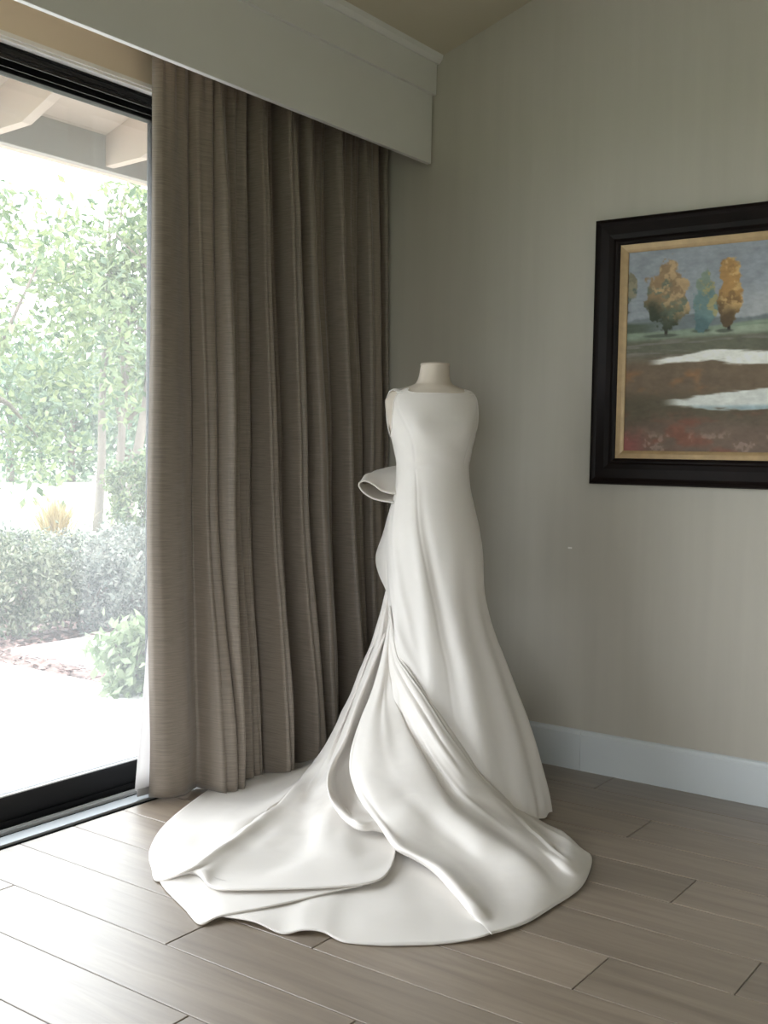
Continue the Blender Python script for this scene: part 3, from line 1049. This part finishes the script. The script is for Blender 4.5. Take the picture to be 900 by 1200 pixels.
def smooth_interp(z, xs_, ys):
    # monotone cubic (Hermite with finite differences)
    xs_, ys = np.asarray(xs_), np.asarray(ys)
    h = np.diff(xs_)
    dl = np.diff(ys) / h
    m = np.zeros(len(xs_))
    m[1:-1] = np.where(dl[:-1] * dl[1:] > 0, 2 * dl[:-1] * dl[1:] / (dl[:-1] + dl[1:] + 1e-12), 0)
    m[0], m[-1] = dl[0], dl[-1]
    i = np.clip(np.searchsorted(xs_, z) - 1, 0, len(h) - 1)
    t = np.clip((z - xs_[i]) / h[i], 0, 1)
    return ((2 * t ** 3 - 3 * t ** 2 + 1) * ys[i] + (t ** 3 - 2 * t ** 2 + t) * h[i] * m[i] + (-2 * t ** 3 + 3 * t ** 2) * ys[i + 1] + (t ** 3 - t ** 2) * h[i] * m[i + 1])


def body(th, z, off=0.0):
    """th: 0 = towards the room, +90deg = to the right"""
    th, z = np.broadcast_arrays(np.asarray(th, float), np.asarray(z, float))
    a = smooth_interp(z, pz, pa_) + off
    b_ = smooth_interp(z, pz, pb_) + off
    cxx = np.stack([smooth_interp(z, pz, pc[:, k]) for k in range(2)], -1)
    p = np.zeros(th.shape + (3,))
    p[..., :2] = cxx + (a * np.sin(th))[..., None] * RT2[:2] + (b_ * np.cos(th))[..., None] * TW2[:2]
    p[..., 2] = z
    return p


base_c = pc[0].copy()
df = empty('dress_form', (base_c[0], base_c[1], 0))
tag(df, 'cream cloth-covered dress form with a flat-topped neck wearing the gown', 'dress form')
# torso
zt = np.concatenate([np.linspace(ZR(640), ZR(463), 26), np.linspace(ZR(462), ZR(450), 14), np.linspace(ZR(449), ZR(428.6), 12)])
th = np.linspace(-math.pi, math.pi, 72, endpoint=False)
TH, ZZ = np.meshgrid(th, zt, indexing='ij')
Pt = body(TH, ZZ, np.where(ZZ > ZR(535), -.002, -.022))
nb = len(zt)
vs = list(Pt.reshape(-1, 3)) + [pc[0] * 0 + np.array([*Pt[:, 0, :2].mean(0), zt[0]])]
fs = grid_faces(72, nb, True) + [((i + 1) % 72 * nb, i * nb, 72 * nb) for i in range(72)]
tor = mesh_obj('torso', vs, fs, M['form'], df, True)
# flat neck cap with a rounded rim
tc_ = Pt[:, -1, :]
cc = tc_.mean(0)
vv, ff = [], []
for k, (s_, dz) in enumerate(((1.0, 0), (1.03, .001), (1.03, .005), (.97, .008), (.6, .0085))):
    for p in tc_:
        q = cc + (p - cc) * s_
        q[2] = cc[2] + dz
        vv.append(q)
for k in range(4):
    for i in range(72):
        j = (i + 1) % 72
        ff.append((k * 72 + i, k * 72 + j, (k + 1) * 72 + j, (k + 1) * 72 + i))
ff.append(tuple(4 * 72 + i for i in range(72)))
mesh_obj('neck_cap', vv, ff, M['form'], df, True)
MB().tube([(base_c[0], base_c[1], .01), (base_c[0], base_c[1], ZR(639))], .014, 12).build('pole', M['metal'], df, True)
mb = MB()
for k in range(4):
    a = k * math.pi / 2 + .4
    mb = MB().tube([(base_c[0], base_c[1], .10), (base_c[0] + .12 * math.cos(a), base_c[1] + .12 * math.sin(a), .06), (base_c[0] + .2 * math.cos(a), base_c[1] + .2 * math.sin(a), .011)], [.011, .010, .009], 8)
    mb.build('foot', M['metal'], df, True)

# ------------------------------------------------------------------ the gown
wd_ = empty('wedding_dress', (base_c[0], base_c[1], 0))
tag(wd_, 'ivory satin wedding gown with bateau neckline, back bow and long spread train', 'wedding dress')


def solid(o, t=.003, sub=0):
    m = o.modifiers.new('thickness', 'SOLIDIFY')
    m.thickness = t
    m.offset = 0
    if sub:
        s_ = o.modifiers.new('sub', 'SUBSURF')
        s_.levels = s_.render_levels = sub
    return o


WAIST = ZR(549)
ZTOP = [(-180, 1.33), (-128, 1.40), (-116, 1.43), (-104, 1.345), (-86, 1.300), (-70, 1.315), (-58, 1.360), (-52, 1.405), (-49, 1.450), (-46, 1.464), (-42, 1.466), (-37, 1.460), (-30, 1.4535), (-18, 1.4505), (-10, 1.4502),
        (30, 1.4495), (42, 1.452), (50, 1.458), (57, 1.465), (64, 1.463), (69, 1.448), (76, 1.405), (90, 1.335), (110, 1.305), (128, 1.345), (140, 1.42), (152, 1.40), (180, 1.33)]
za = np.array([q[0] for q in ZTOP], float)
zb = np.array([q[1] for q in ZTOP]) + (ZR(462) - 1.4505)
NC = 240
thd = np.linspace(-180, 180, NC, endpoint=False)
ztop = smooth_interp(thd, za, zb)
NRW = 34
rowsv = np.linspace(0, 1, NRW)
TH = np.radians(thd)[:, None] + 0 * rowsv[None, :]
ZZ = WAIST + (ztop[:, None] - WAIST) * rowsv[None, :]


def bodice_relief(thdeg, z):
    # bust, princess seams, gentle wrinkles
    r = .010 * np.exp(-((thdeg + 18) / 16) ** 2 - ((z - 1.335) / .055) ** 2) + .010 * np.exp(-((thdeg - 48) / 16) ** 2 - ((z - 1.335) / .055) ** 2)
    for s0 in (-30, 56):
        r = r - .0013 * np.exp(-((thdeg - (s0 + np.sign(s0) * 16 * np.clip((z - 1.25) / .15, 0, 1) ** 2)) / 1.5) ** 2)
    r = r + .0012 * np.sin(z * 55 + thdeg * .12) * np.exp(-((z - 1.24) / .05) ** 2)
    return r


Bd = body(TH, ZZ, .005 + bodice_relief(thd[:, None] + 0 * ZZ, ZZ) * np.clip((ZZ - WAIST) / .03, 0, 1))
bod = mesh_obj('bodice', Bd.reshape(-1, 3), grid_faces(NC, NRW, True), M['satin'], wd_, True)
# piping on the top edge
edge = Bd[:, -1, :]
pp = MB()
pts = [edge[i % NC] for i in range(NC + 1)]
pp.tube(pts, .0022, 6)
pi_ = pp.build('neckline_piping', M['satin'], wd_, True)
# shoulder straps, ribbons over the shoulder from front corner to back
for (t0, t1, t2, t3) in ((-50, -40, -112, -124), (55, 66, 148, 137)):
    f0, f1 = body(math.radians(t0), ZR(462), .007), body(math.radians(t1), ZR(462), .007)
    g0, g1 = body(math.radians(t2), ZR(468), .007), body(math.radians(t3), ZR(468), .007)
    ribs = []
    for w in np.linspace(0, 1, 5):
        p0 = f0 * (1 - w) + f1 * w
        p3 = g0 * (1 - w) + g1 * w
        lo = p0 - np.array([0, 0, .02])
        m1 = p0 * .7 + p3 * .3
        m2 = p0 * .3 + p3 * .7
        puff = .004 * math.sin(w * math.pi)
        m1[2] = max(p0[2], p3[2]) + .010 + puff
        m2[2] = max(p0[2], p3[2]) + .008 + puff
        ribs.append([p0, p0 * .92 + p3 * .08 + np.array([0, 0, .006]), m1, m2, p3])
    g = loft(ribs, 20, 3)
    solid(mesh_obj('strap', g.reshape(-1, 3), grid_faces(*g.shape[:2]), M['satin'], wd_, True), .004)

# skirt
NS, NZs = 288, 90
ths = np.linspace(-180, 180, NS, endpoint=False)
zr = np.linspace(WAIST, 0.012, NZs)
TD, ZZ = np.meshgrid(ths, zr, indexing='ij')
dn_ = np.clip((WAIST - ZZ) / WAIST, 0, 1)


def wrapd(x):
    return (x + 180) % 360 - 180


rel = np.zeros_like(TD)
for (c0, c1, wdt, amp, st_) in ((-62, -42, 12, .030, .30), (-22, -14, 8, .022, .35), (22, 14, 13, .034, .30), (50, 44, 10, .022, .45), (78, 72, 9, .020, .5),
                                (110, 108, 11, .03, .4), (145, 146, 12, .03, .4), (180, 182, 12, .03, .4), (-140, -142, 12, .03, .4), (-100, -104, 11, .03, .4)):
    c = c0 + (c1 - c0) * dn_
    rel += amp * np.exp(-(wrapd(TD - c) / wdt) ** 2) * np.clip((dn_ - st_ * .4) / .6, 0, 1) ** 1.2 * np.clip(1.35 - dn_ * .6, 0, 1)
rel -= .010 * dn_
# princess seam (front) as a fine groove, and soft hollow beside it
sx_ = np.interp(dn_, [0, .11, .38, .55, .70, 1.0], [-30, -24, -6, -2, 0, 2])
rel -= .0020 * np.exp(-(wrapd(TD - sx_) / 1.3) ** 2) * np.clip(1.5 - dn_ * 1.4, 0, 1)
rel -= .010 * np.exp(-(wrapd(TD - sx_ - 7) / 6) ** 2) * np.clip(dn_ * 3, 0, 1) * np.clip(1.2 - dn_, 0, 1)
rel += .004 * np.exp(-(wrapd(TD - sx_ + 7) / 6) ** 2) * np.clip(dn_ * 4, 0, 1)
# diagonal drag folds towards the train on the left
rel += .007 * np.exp(-(wrapd(TD - (-72 + 75 * np.clip((dn_ - .36) / .4, 0, 1))) / 5) ** 2) * sm(.30, .42, dn_) * sm(.85, .7, dn_)
rel += .005 * np.exp(-(wrapd(TD - (-70 + 40 * np.clip((dn_ - .05) / .5, 0, 1))) / 5) ** 2) * sm(.02, .15, dn_) * sm(.6, .45, dn_)
# scalloped little ripples at the hem
rel += .004 * np.sin(np.radians(TD) * 30) * np.clip((dn_ - .8) / .2, 0, 1) ** 1.5
Sk = body(np.radians(TD), ZZ, .005 + rel * .9 * np.clip((WAIST - ZZ) / .03, 0, 1))
Sk[:, -1, 2] += .004 * np.sin(np.radians(ths) * 22)
sk = mesh_obj('skirt', Sk.reshape(-1, 3), grid_faces(NS, NZs, True), M['satin'], wd_, True)


def skin(px, py, off=0.0):
    """first point of the skirt on this line of sight, moved off the cloth towards the room"""
    v = ray(px, py)
    lo = 3.2
    for k in range(400):
        d = lo + k * .003
        p = CPOS + v * d
        a = smooth_interp(np.array(p[2]), pz, pa_)
        b_ = smooth_interp(np.array(p[2]), pz, pb_)
        c = np.array([smooth_interp(np.array(p[2]), pz, pc[:, i]) for i in range(2)])
        q = p[:2] - c
        if (q @ RT2[:2] / (a + .012)) ** 2 + (q @ TW2[:2] / (b_ + .012)) ** 2 < 1:
            return CPOS + v * (d - off)
    return CPOS + v * (D0 - off)


def PT(q):
    """(px,py,'d',depth) or (px,py,'s',offset) or (px,py,z)"""
    if len(q) == 3:
        return atz(*q)
    if q[2] == 'd':
        return atd(q[0], q[1], q[3])
    return skin(q[0], q[1], q[3])


def ribset(R):
    return [[PT(q) for q in r] for r in R]


tv, tf = [], []


def add_sheet(G, amp=1.0, folds=()):
    k = len(tv)
    G = G.copy()
    du = np.gradient(G, axis=0)
    dv = np.gradient(G, axis=1)
    nrm = np.cross(du, dv)
    nrm /= np.linalg.norm(nrm, axis=2, keepdims=True) + 1e-9
    X_, Y_, Z_ = G[..., 0], G[..., 1], G[..., 2]
    wr_ = (fbm(X_ * 7 + Z_ * 5 + 40, Y_ * 7 + 30, 3 + k % 7, 2) - .5) * .016 + (fbm(X_ * 14 - Y_ * 9 + 90, Y_ * 4 + X_ * 3 + Z_ * 9 + 50, 17 + k % 5, 2) - .5) * .007
    fade = np.sin(np.linspace(0, math.pi, G.shape[0]))[:, None] ** .5 * np.sin(np.linspace(0, math.pi, G.shape[1]))[None, :] ** .5
    if ((nrm * (CPOS - G)).sum(-1)).mean() < 0:
        nrm = -nrm
    G += nrm * (wr_ * fade * amp)[..., None]
    uu = np.linspace(0, 1, G.shape[0])[:, None]
    vv_ = np.linspace(0, 1, G.shape[1])[None, :]
    for (u0, u1, w, am, v0, v1) in folds:
        q = np.clip((vv_ - v0) / (v1 - v0), 0, 1)
        uc = u0 + (u1 - u0) * q
        G += nrm * (am * np.exp(-((uu - uc) / w) ** 2) * np.sin(math.pi * q) ** .7)[..., None]
    G[:, :, 2] = np.maximum(G[:, :, 2], .004)
    tv.extend(G.reshape(-1, 3))
    tf.extend([tuple(i + k for i in f) for f in grid_faces(*G.shape[:2])])


# --- left sweep of the train: back ribs, crest, front ribs
L = [
    [(457, 690, 'd', 4.00), (449, 734, 'd', 4.06), (437, 775, 'd', 4.12), (424, 813, 'd', 4.17), (409, 846, 'd', 4.22), (392, 871, 'd', 4.26), (374, 890, .03), (361, 899, .005)],
    [(456, 690, 'd', 4.00), (447, 734, 'd', 4.05), (434, 775, 'd', 4.09), (420, 813, 'd', 4.13), (402, 850, 'd', 4.16), (383, 880, 'd', 4.17), (362, 897, .045), (342, 896, .02), (319, 895.5, .005)],
    [(455, 690, 'd', 3.99), (445, 734, 'd', 4.03), (431, 775, 'd', 4.07), (416, 813, 'd', 4.10), (399, 848, 'd', 4.12), (381, 880, 'd', 4.12), (363, 903, .058), (330, 912, .035), (295, 914, .018), (264, 915, .005)],
    [(455, 690, 'd', 3.98), (444, 734, 'd', 4.01), (428, 775, 'd', 4.05), (413, 813, 'd', 4.07), (397, 847, 'd', 4.09), (379, 880, 'd', 4.08), (363, 905, .07), (322, 934, .028), (275, 940, .010), (223, 941, .005)],
    [(454, 690, 'd', 3.97), (443, 734, 'd', 3.99), (427, 775, 'd', 4.03), (412, 813, 'd', 4.05), (396, 847, 'd', 4.07), (378, 880, 'd', 4.06), (362, 905, .078), (328, 939, .058), (282, 961, .040), (235, 967, .016), (190, 970, .005)],
    [(454, 690, 'd', 3.96), (443, 734, 'd', 3.98), (426, 775, 'd', 4.01), (411, 813, 'd', 4.03), (395, 847, 'd', 4.05), (377.5, 880, 'd', 4.04), (361, 905, .082), (333, 936, .058), (287, 973, .034), (240, 997, .014), (205, 1001, .010), (175, 997.5, .005)],
    [(453.5, 690, 'd', 3.955), (442.5, 734, 'd', 3.97), (426, 775, 'd', 4.0), (410.5, 813, 'd', 4.02), (395, 847, 'd', 4.04), (377, 880, 'd', 4.03), (361, 904, .085), (337, 933, .072), (292, 969, .056), (242, 1004, .040), (212, 1014, .018), (177.5, 1017.7, .005)],
    # crest
    [(453, 690, 'd', 3.95), (442, 734, 'd', 3.96), (425.5, 775.5, 'd', 3.98), (410, 813, 'd', 4.0), (394.5, 846.7, 'd', 4.02), (376.7, 880, 'd', 4.01), (362, 903, .09), (341, 930, .077), (297, 966, .064), (238, 1007, .052), (213, 1022, .040), (185, 1033, .005)],
    [(453.5, 692, 'd', 3.935), (443.5, 736, 'd', 3.93), (428, 778, 'd', 3.95), (413, 817, 'd', 3.96), (398, 851, 'd', 3.97), (381, 886, 'd', 3.94), (366, 912, .088), (344, 942, .066), (302, 977, .046), (250, 1012, .040), (233, 1020, .042), (226, 1024, .030)],
    [(454, 694, 'd', 3.925), (445, 738, 'd', 3.945), (430, 780, 'd', 3.965), (415, 822, 'd', 3.965), (401, 857, 'd', 3.96), (386, 892, 'd', 3.90), (370, 926, .078), (346, 960, .052), (306, 995, .033), (268, 1021, .025), (252, 1032, .024), (246, 1039, .026)],
    [(454.5, 696, 'd', 3.92), (446, 740, 'd', 3.90), (432, 783, 'd', 3.905), (418, 826, 'd', 3.905), (405, 864, 'd', 3.905), (391, 902, 'd', 3.84), (376, 944, .075), (352, 985, .045), (316, 1015, .030), (290, 1032, .026), (275, 1039, .028), (267, 1043, .030)],
    [(455, 698, 'd', 3.92), (448, 745, 'd', 3.90), (436, 790, 'd', 3.91), (424, 833, 'd', 3.91), (412, 872, 'd', 3.90), (400, 915, 'd', 3.78), (386, 956, .085), (370, 995, .048), (352, 1020, .034), (342, 1033, .030), (336, 1039, .033), (333, 1042, .034)],
    [(455.5, 700, 'd', 3.92), (450, 750, 'd', 3.90), (440, 796, 'd', 3.90), (430, 840, 'd', 3.90), (420, 880, 'd', 3.87), (411, 920, 'd', 3.76), (405, 960, .080), (402, 992, .055), (403, 1015, .040), (404, 1028, .034), (406, 1035, .036), (407, 1038.6, .036)],
    [(456, 702, 'd', 3.92), (452, 755, 'd', 3.90), (444, 802, 'd', 3.90), (437, 846, 'd', 3.90), (430, 886, 'd', 3.84), (426, 922, 'd', 3.72), (428, 958, .078), (433, 988, .056), (438, 1008, .046), (441, 1020, .040), (442, 1028, .040), (443, 1032, .040)],
    [(456, 704, 'd', 3.92), (454, 760, 'd', 3.90), (449, 808, 'd', 3.89), (444, 850, 'd', 3.88), (440, 890, 'd', 3.80), (440, 925, 'd', 3.66), (446, 956, .080), (453, 978, .060), (458, 993, .050), (460, 1004, .046), (459, 1012, .044), (457, 1018, .042)],
    [(456, 706, 'd', 3.93), (456, 764, 'd', 3.90), (454, 812, 'd', 3.88), (452, 854, 'd', 3.85), (450, 894, 'd', 3.76), (452, 926, 'd', 3.62), (457, 952, .082), (461, 972, .062), (463, 985, .052), (464, 994, .048), (463, 1000, .046), (462, 1004, .044)],
]
add_sheet(loft(ribset(L), 130, 10), 1.3, [
    (.545, .56, .010, .006, .02, .55), (.575, .59, .008, -.006, .02, .5), (.61, .63, .010, .006, .02, .5), (.65, .67, .010, -.005, .02, .45), (.70, .72, .012, .005, .02, .45),
    (.24, .22, .030, .007, .58, .95), (.31, .30, .022, -.007, .58, .92), (.37, .38, .020, .006, .60, .95), (.12, .10, .03, .005, .6, .95),
    (.60, .60, .030, .005, .62, .95), (.70, .68, .040, -.006, .66, .97), (.80, .82, .030, .005, .66, .97)])
# --- turned-under strip along the front of the left sweep
S_ = [
    [(222, 1012, .036), (205, 1024, .020), (186, 1031, .005)],
    [(232, 1014, .036), (212, 1036, .016), (194, 1043, .005)],
    [(242, 1022, .030), (226, 1052, .010), (216, 1065, .005)],
    [(256, 1030, .024), (244, 1060, .012), (234, 1083, .005)],
    [(280, 1034, .022), (266, 1058, .017), (258, 1074, .014)],
    [(333, 1030, .022), (320, 1048, .021), (308, 1064, .020)],
    [(375, 1030, .024), (360, 1042, .024), (345, 1056, .023)],
    [(410, 1026, .026), (398, 1036, .027), (388, 1045.5, .027)],
    [(440, 1020, .028), (430, 1028, .031), (424, 1038, .032)],
]
add_sheet(loft(ribset(S_), 24, 8), .25)
# --- front floor layer under both sweeps
T_ = [
    [(290, 1048, .010), (270, 1062, .011), (255, 1073, .010)],
    [(330, 1044, .010), (310, 1062, .013), (297, 1080, .014)],
    [(360, 1036, .012), (340, 1064, .014), (330, 1094, .004)],
    [(380, 1030, .014), (362, 1062, .020), (355, 1090, .012)],
    [(400, 1022, .016), (384, 1060, .020), (378, 1092, .012)],
    [(425, 1010, .018), (408, 1060, .016), (403, 1104, .004)],
    [(450, 998, .020), (442, 1055, .020), (443, 1107.5, .004)],
    [(468, 996, .022), (470, 1055, .020), (480, 1107.5, .004)],
    [(490, 1010, .022), (500, 1058, .016), (509, 1106.5, .004)],
    [(520, 1030, .018), (530, 1065, .014), (543, 1102.5, .006)],
    [(548, 1050, .014), (560, 1070, .012), (572, 1095, .012)],
    [(570, 1060, .005), (578, 1072, .004), (588, 1084, .003)],
]
add_sheet(loft(ribset(T_), 40, 8), .4)
# --- hanging pocket fold between the two sweeps
Q = [
    [(452, 745, 'd', 3.88), (439, 780, 'd', 3.88), (424, 826, 'd', 3.86), (411, 870, 'd', 3.82), (400, 900, 'd', 3.78), (397, 920, 'd', 3.72), (402, 940, 'd', 3.64), (414, 956, .095), (428, 965, .075), (440, 968, .065), (451, 974, .060)],
    [(451, 742, 'd', 3.86), (436.7, 775.5, 'd', 3.84), (418, 822, 'd', 3.80), (403, 866.7, 'd', 3.73), (389, 895.5, 'd', 3.66), (384, 915, 'd', 3.60), (387.5, 936, 'd', 3.54), (399, 955.5, .105), (412, 968, .088), (425.5, 973.8, .080), (437, 973, .078), (450, 976, .074)],
    [(452, 743, 'd', 3.855), (439, 776, 'd', 3.83), (421, 823, 'd', 3.79), (406, 866, 'd', 3.72), (391.5, 897, 'd', 3.66), (387.5, 915, 'd', 3.61), (391, 934, 'd', 3.56), (402, 951, .118), (414, 963, .104), (426, 968.5, .096), (438, 967.5, .094), (450, 970, .088)],
    [(452.5, 744, 'd', 3.865), (441, 776, 'd', 3.85), (425, 823, 'd', 3.82), (409.5, 864, 'd', 3.77), (394, 900, 'd', 3.72), (390.5, 915.5, 'd', 3.68), (396, 934, 'd', 3.62), (407, 950, 'd', 3.555), (417, 959.5, .108), (428, 963.5, .103), (440, 962, .100), (451, 966, .092)],
    [(453, 746, 'd', 3.885), (443, 783, 'd', 3.87), (431, 830, 'd', 3.855), (419, 866, 'd', 3.82), (408, 897, 'd', 3.755), (405, 916, 'd', 3.70), (410, 934, 'd', 3.63), (420, 947, 'd', 3.565), (430, 954, 'd', 3.53), (441, 957, 'd', 3.51), (452, 962, .098)],
    [(454, 748, 'd', 3.89), (447, 786, 'd', 3.87), (439, 833, 'd', 3.85), (431, 867, 'd', 3.80), (425, 897, 'd', 3.725), (424, 916, 'd', 3.66), (430, 934, 'd', 3.585), (438, 945, 'd', 3.53), (445, 952, 'd', 3.50), (452, 956, 'd', 3.49), (458, 962, .095)],
]
add_sheet(loft(ribset(Q), 70, 8), .3)
# --- right sweep: rolled left edge, panel, ridge, valley, ridge, edge against the skirt
P_ = [
    [(457, 742, 's', -.02), (450, 785, 'd', 3.87), (441, 822, 'd', 3.84), (430, 860, 'd', 3.80), (424, 890, 'd', 3.74), (422, 912, 'd', 3.67), (429, 932, 'd', 3.59), (443, 955, 'd', 3.48), (457, 974, .075), (470, 992, .045), (492, 1008, .032), (514, 1024, .026), (540, 1050, .018), (556, 1066, .012), (563, 1074, .008), (570, 1084, .006)],
    [(456, 730, 's', .000), (446, 778, 'd', 3.83), (434.5, 815, 'd', 3.785), (421, 849, 'd', 3.73), (413, 878, 'd', 3.67), (411, 904.4, 'd', 3.61), (418, 929, 'd', 3.53), (432, 951, 'd', 3.44), (447, 972, .095), (463, 994, .068), (486, 1007, .054), (509, 1022, .044), (532, 1047, .036), (550, 1069, .026), (560, 1080, .012), (575, 1094, .012)],
    [(456, 728, 's', .003), (447.5, 777, 'd', 3.815), (437, 813, 'd', 3.77), (424, 847, 'd', 3.715), (416, 877, 'd', 3.655), (414, 903, 'd', 3.595), (421, 927, 'd', 3.515), (435, 949, 'd', 3.425), (451, 970, .108), (468, 991, .086), (492, 1004, .074), (516, 1018, .066), (540, 1042, .054), (560, 1064, .038), (570, 1079, .016), (580, 1093, .010)],
    [(456.5, 726, 's', .005), (450, 777, 'd', 3.81), (443, 812, 'd', 3.76), (433, 845, 'd', 3.705), (427, 876, 'd', 3.64), (427, 902, 'd', 3.575), (434, 926, 'd', 3.495), (448, 948, 'd', 3.41), (466, 968, .112), (486, 986, .084), (510, 999, .064), (534, 1014, .050), (556, 1037, .036), (572, 1060, .024), (582, 1076, .014), (592, 1090, .008)],
    [(456.5, 724, 's', .006), (453, 778, 'd', 3.81), (449.5, 814, 'd', 3.76), (447, 846, 'd', 3.695), (448, 878, 'd', 3.62), (454, 906, 'd', 3.55), (466, 930, 'd', 3.465), (483, 950, 'd', 3.385), (504, 970, .110), (526, 986, .082), (548, 1002, .058), (570, 1022, .040), (590, 1045, .026), (604, 1064, .016), (612, 1074, .010), (620, 1080, .006)],
    # ridge
    [(456.5, 722, 's', .007), (454.5, 780, 's', .016), (458.5, 816, 's', .020), (468.5, 846, 's', .035), (481, 873, 's', .065), (495, 899, 's', .105), (510, 924, 's', .155), (527, 948, 's', .225), (548, 967, .126), (571, 982, .100), (593, 995, .078), (612, 1010, .064), (628, 1028, .046), (640, 1045, .028), (648, 1055, .014), (653, 1060, .005)],
    # valley
    [(456.5, 720, 's', .006), (457, 776, 's', .010), (464, 808, 's', .006), (476, 838, 's', .010), (490, 866, 's', .024), (505, 892, 's', .050), (521, 917, 's', .088), (538, 940, 's', .138), (560, 960, .122), (583, 977, .088), (605, 991, .068), (624, 1006, .052), (640, 1022, .038), (652, 1036, .026), (662, 1045, .014), (669, 1050, .005)],
    [(456.5, 718, 's', .008), (459.5, 771, 's', .009), (469, 799, 's', .013), (483, 826, 's', .024), (498, 852, 's', .036), (514, 879, 's', .054), (530, 903, 's', .078), (548, 926, 's', .115), (570, 947, .130), (593, 966, .098), (613, 982, .076), (632, 998, .054), (648, 1013, .036), (660, 1026, .026), (672, 1036, .016), (681, 1040, .005)],
    # outer ridge
    [(456.5, 714, 's', .008), (462, 766, 's', .013), (474, 791, 's', .020), (489, 814, 's', .030), (504, 838, 's', .036), (519, 862, 's', .044), (536, 886, 's', .055), (554, 909, 's', .072), (575, 930, 's', .100), (598, 953, .105), (618, 973, .072), (636, 990, .054), (651, 1003, .050), (663, 1013, .046), (678, 1024, .026), (689, 1026, .005)],
    [(456.5, 712, 's', .006), (464.5, 764, 's', .007), (477, 787, 's', .010), (492, 809, 's', .016), (507, 832, 's', .018), (523, 856, 's', .022), (540, 880, 's', .028), (558, 906, 's', .04), (579, 928, 's', .065), (602, 949, .078), (622, 965, .054), (640, 980, .042), (655, 990, .040), (668, 998, .042), (682, 1008, .026), (693.5, 1010, .005)],
    [(456.5, 710, 's', .000), (465.5, 761, 's', .003), (479, 784, 's', .003), (494, 806, 's', .003), (510, 829, 's', .003), (526, 853, 's', .004), (543, 878, 's', .006), (561, 905, 's', .012), (582, 926, 's', .03), (605, 944, .055), (624, 957, .038), (640, 967, .032), (654, 974, .032), (667, 982, .030), (680, 994, .020), (691, 1001, .010)],
    [(456.5, 710, 's', -.02), (466, 761, 's', -.02), (480, 784, 's', -.02), (496, 806, 's', -.02), (512, 829, 's', -.02), (528, 853, 's', -.02), (546, 878, 's', -.02), (565, 905, 's', -.02), (586, 930, 's', -.01), (604, 946, .020), (618, 955, .010), (632, 962, .010), (646, 969, .014), (660, 975, .012), (670, 986, .010), (680, 998, .012)],
]
add_sheet(loft(ribset(P_), 130, 12), 1.0, [
    (.86, .84, .012, -.006, .04, .60), (.80, .79, .014, .005, .04, .55), (.66, .66, .016, .007, .05, .55), (.69, .69, .010, -.005, .06, .50),
    (.50, .515, .012, -.009, .05, .62), (.58, .60, .014, .006, .30, .75), (.30, .34, .050, .006, .08, .55), (.38, .40, .018, .004, .12, .6),
    (.40, .38, .020, -.004, .3, .8), (.74, .755, .009, .009, .60, .93), (.775, .79, .012, -.006, .62, .93), (.86, .87, .012, .007, .62, .97), (.22, .24, .03, -.004, .35, .85)])
tr_ = mesh_obj('train', tv, tf, M['satin'], wd_, True)
solid(tr_, .0035)

# tail of the bow / back drape below it
D_ = [
    [(466, 588, 'd', 3.95), (464, 620, 'd', 3.97), (462, 650, 'd', 3.97), (460, 675, 'd', 3.96), (458, 695, 'd', 3.95)],
    [(463, 588, 'd', 3.90), (458, 620, 'd', 3.90), (455, 650, 'd', 3.90), (455, 675, 'd', 3.90), (456, 697, 'd', 3.90)],
    [(460, 589, 'd', 3.93), (454, 620, 'd', 3.93), (450, 650, 'd', 3.94), (451, 675, 'd', 3.93), (454, 696, 'd', 3.92)],
    [(459, 590, 'd', 3.97), (451.5, 620, 'd', 3.99), (445, 650, 'd', 4.01), (446, 674, 'd', 4.00), (453, 693, 'd', 3.96)],
    [(459, 590, 'd', 4.00), (449.5, 624, 'd', 4.04), (440.5, 652, 'd', 4.08), (444, 672, 'd', 4.06), (453, 689, 'd', 3.99)],
    [(462, 590, 'd', 4.05), (454, 624, 'd', 4.12), (447, 652, 'd', 4.16), (449, 672, 'd', 4.14), (456, 689, 'd', 4.05)],
]
g = loft(ribset(D_), 40, 8)
solid(mesh_obj('back_drape', g.reshape(-1, 3), grid_faces(*g.shape[:2]), M['satin'], wd_, True), .003)
# bow: stiff loop with an open mouth, and a knot
near = [(470, 580), (464.5, 579), (454, 577.5), (445.5, 574), (437, 567.5), (428.5, 563.8), (421.5, 565.5), (421, 570.5), (427, 578), (438, 584.5), (448, 587), (462, 589), (470, 589)]
farr = [(470, 547), (464, 546.5), (452.5, 548.5), (441, 551.5), (433, 556), (427, 561), (423.5, 565.5), (424, 567), (428, 568), (438, 568), (448, 568), (462, 568), (470, 568)]
Nn = [atd(*p, 3.86) for p in near]
Fr = [atd(*p, 4.06) for p in farr]
Md = [(a + b_) / 2 + np.array([0, 0, .016 if i < 6 else -.004]) for i, (a, b_) in enumerate(zip(Nn, Fr))]
g = loft([Nn, Md, Fr], 60, 10)
bw = mesh_obj('bow_loop', g.reshape(-1, 3), grid_faces(*g.shape[:2]), M['satin'], wd_, True)
solid(bw, .005)
kn = MB()
kc = atd(469, 568, 3.985)
kn.tube([kc + np.array([0, 0, .045]), kc + np.array([0, 0, .02]), kc, kc - np.array([0, 0, .02]), kc - np.array([0, 0, .045])], [.012, .020, .023, .02, .012], 12)
kn.build('bow_knot', M['satin'], wd_, True)
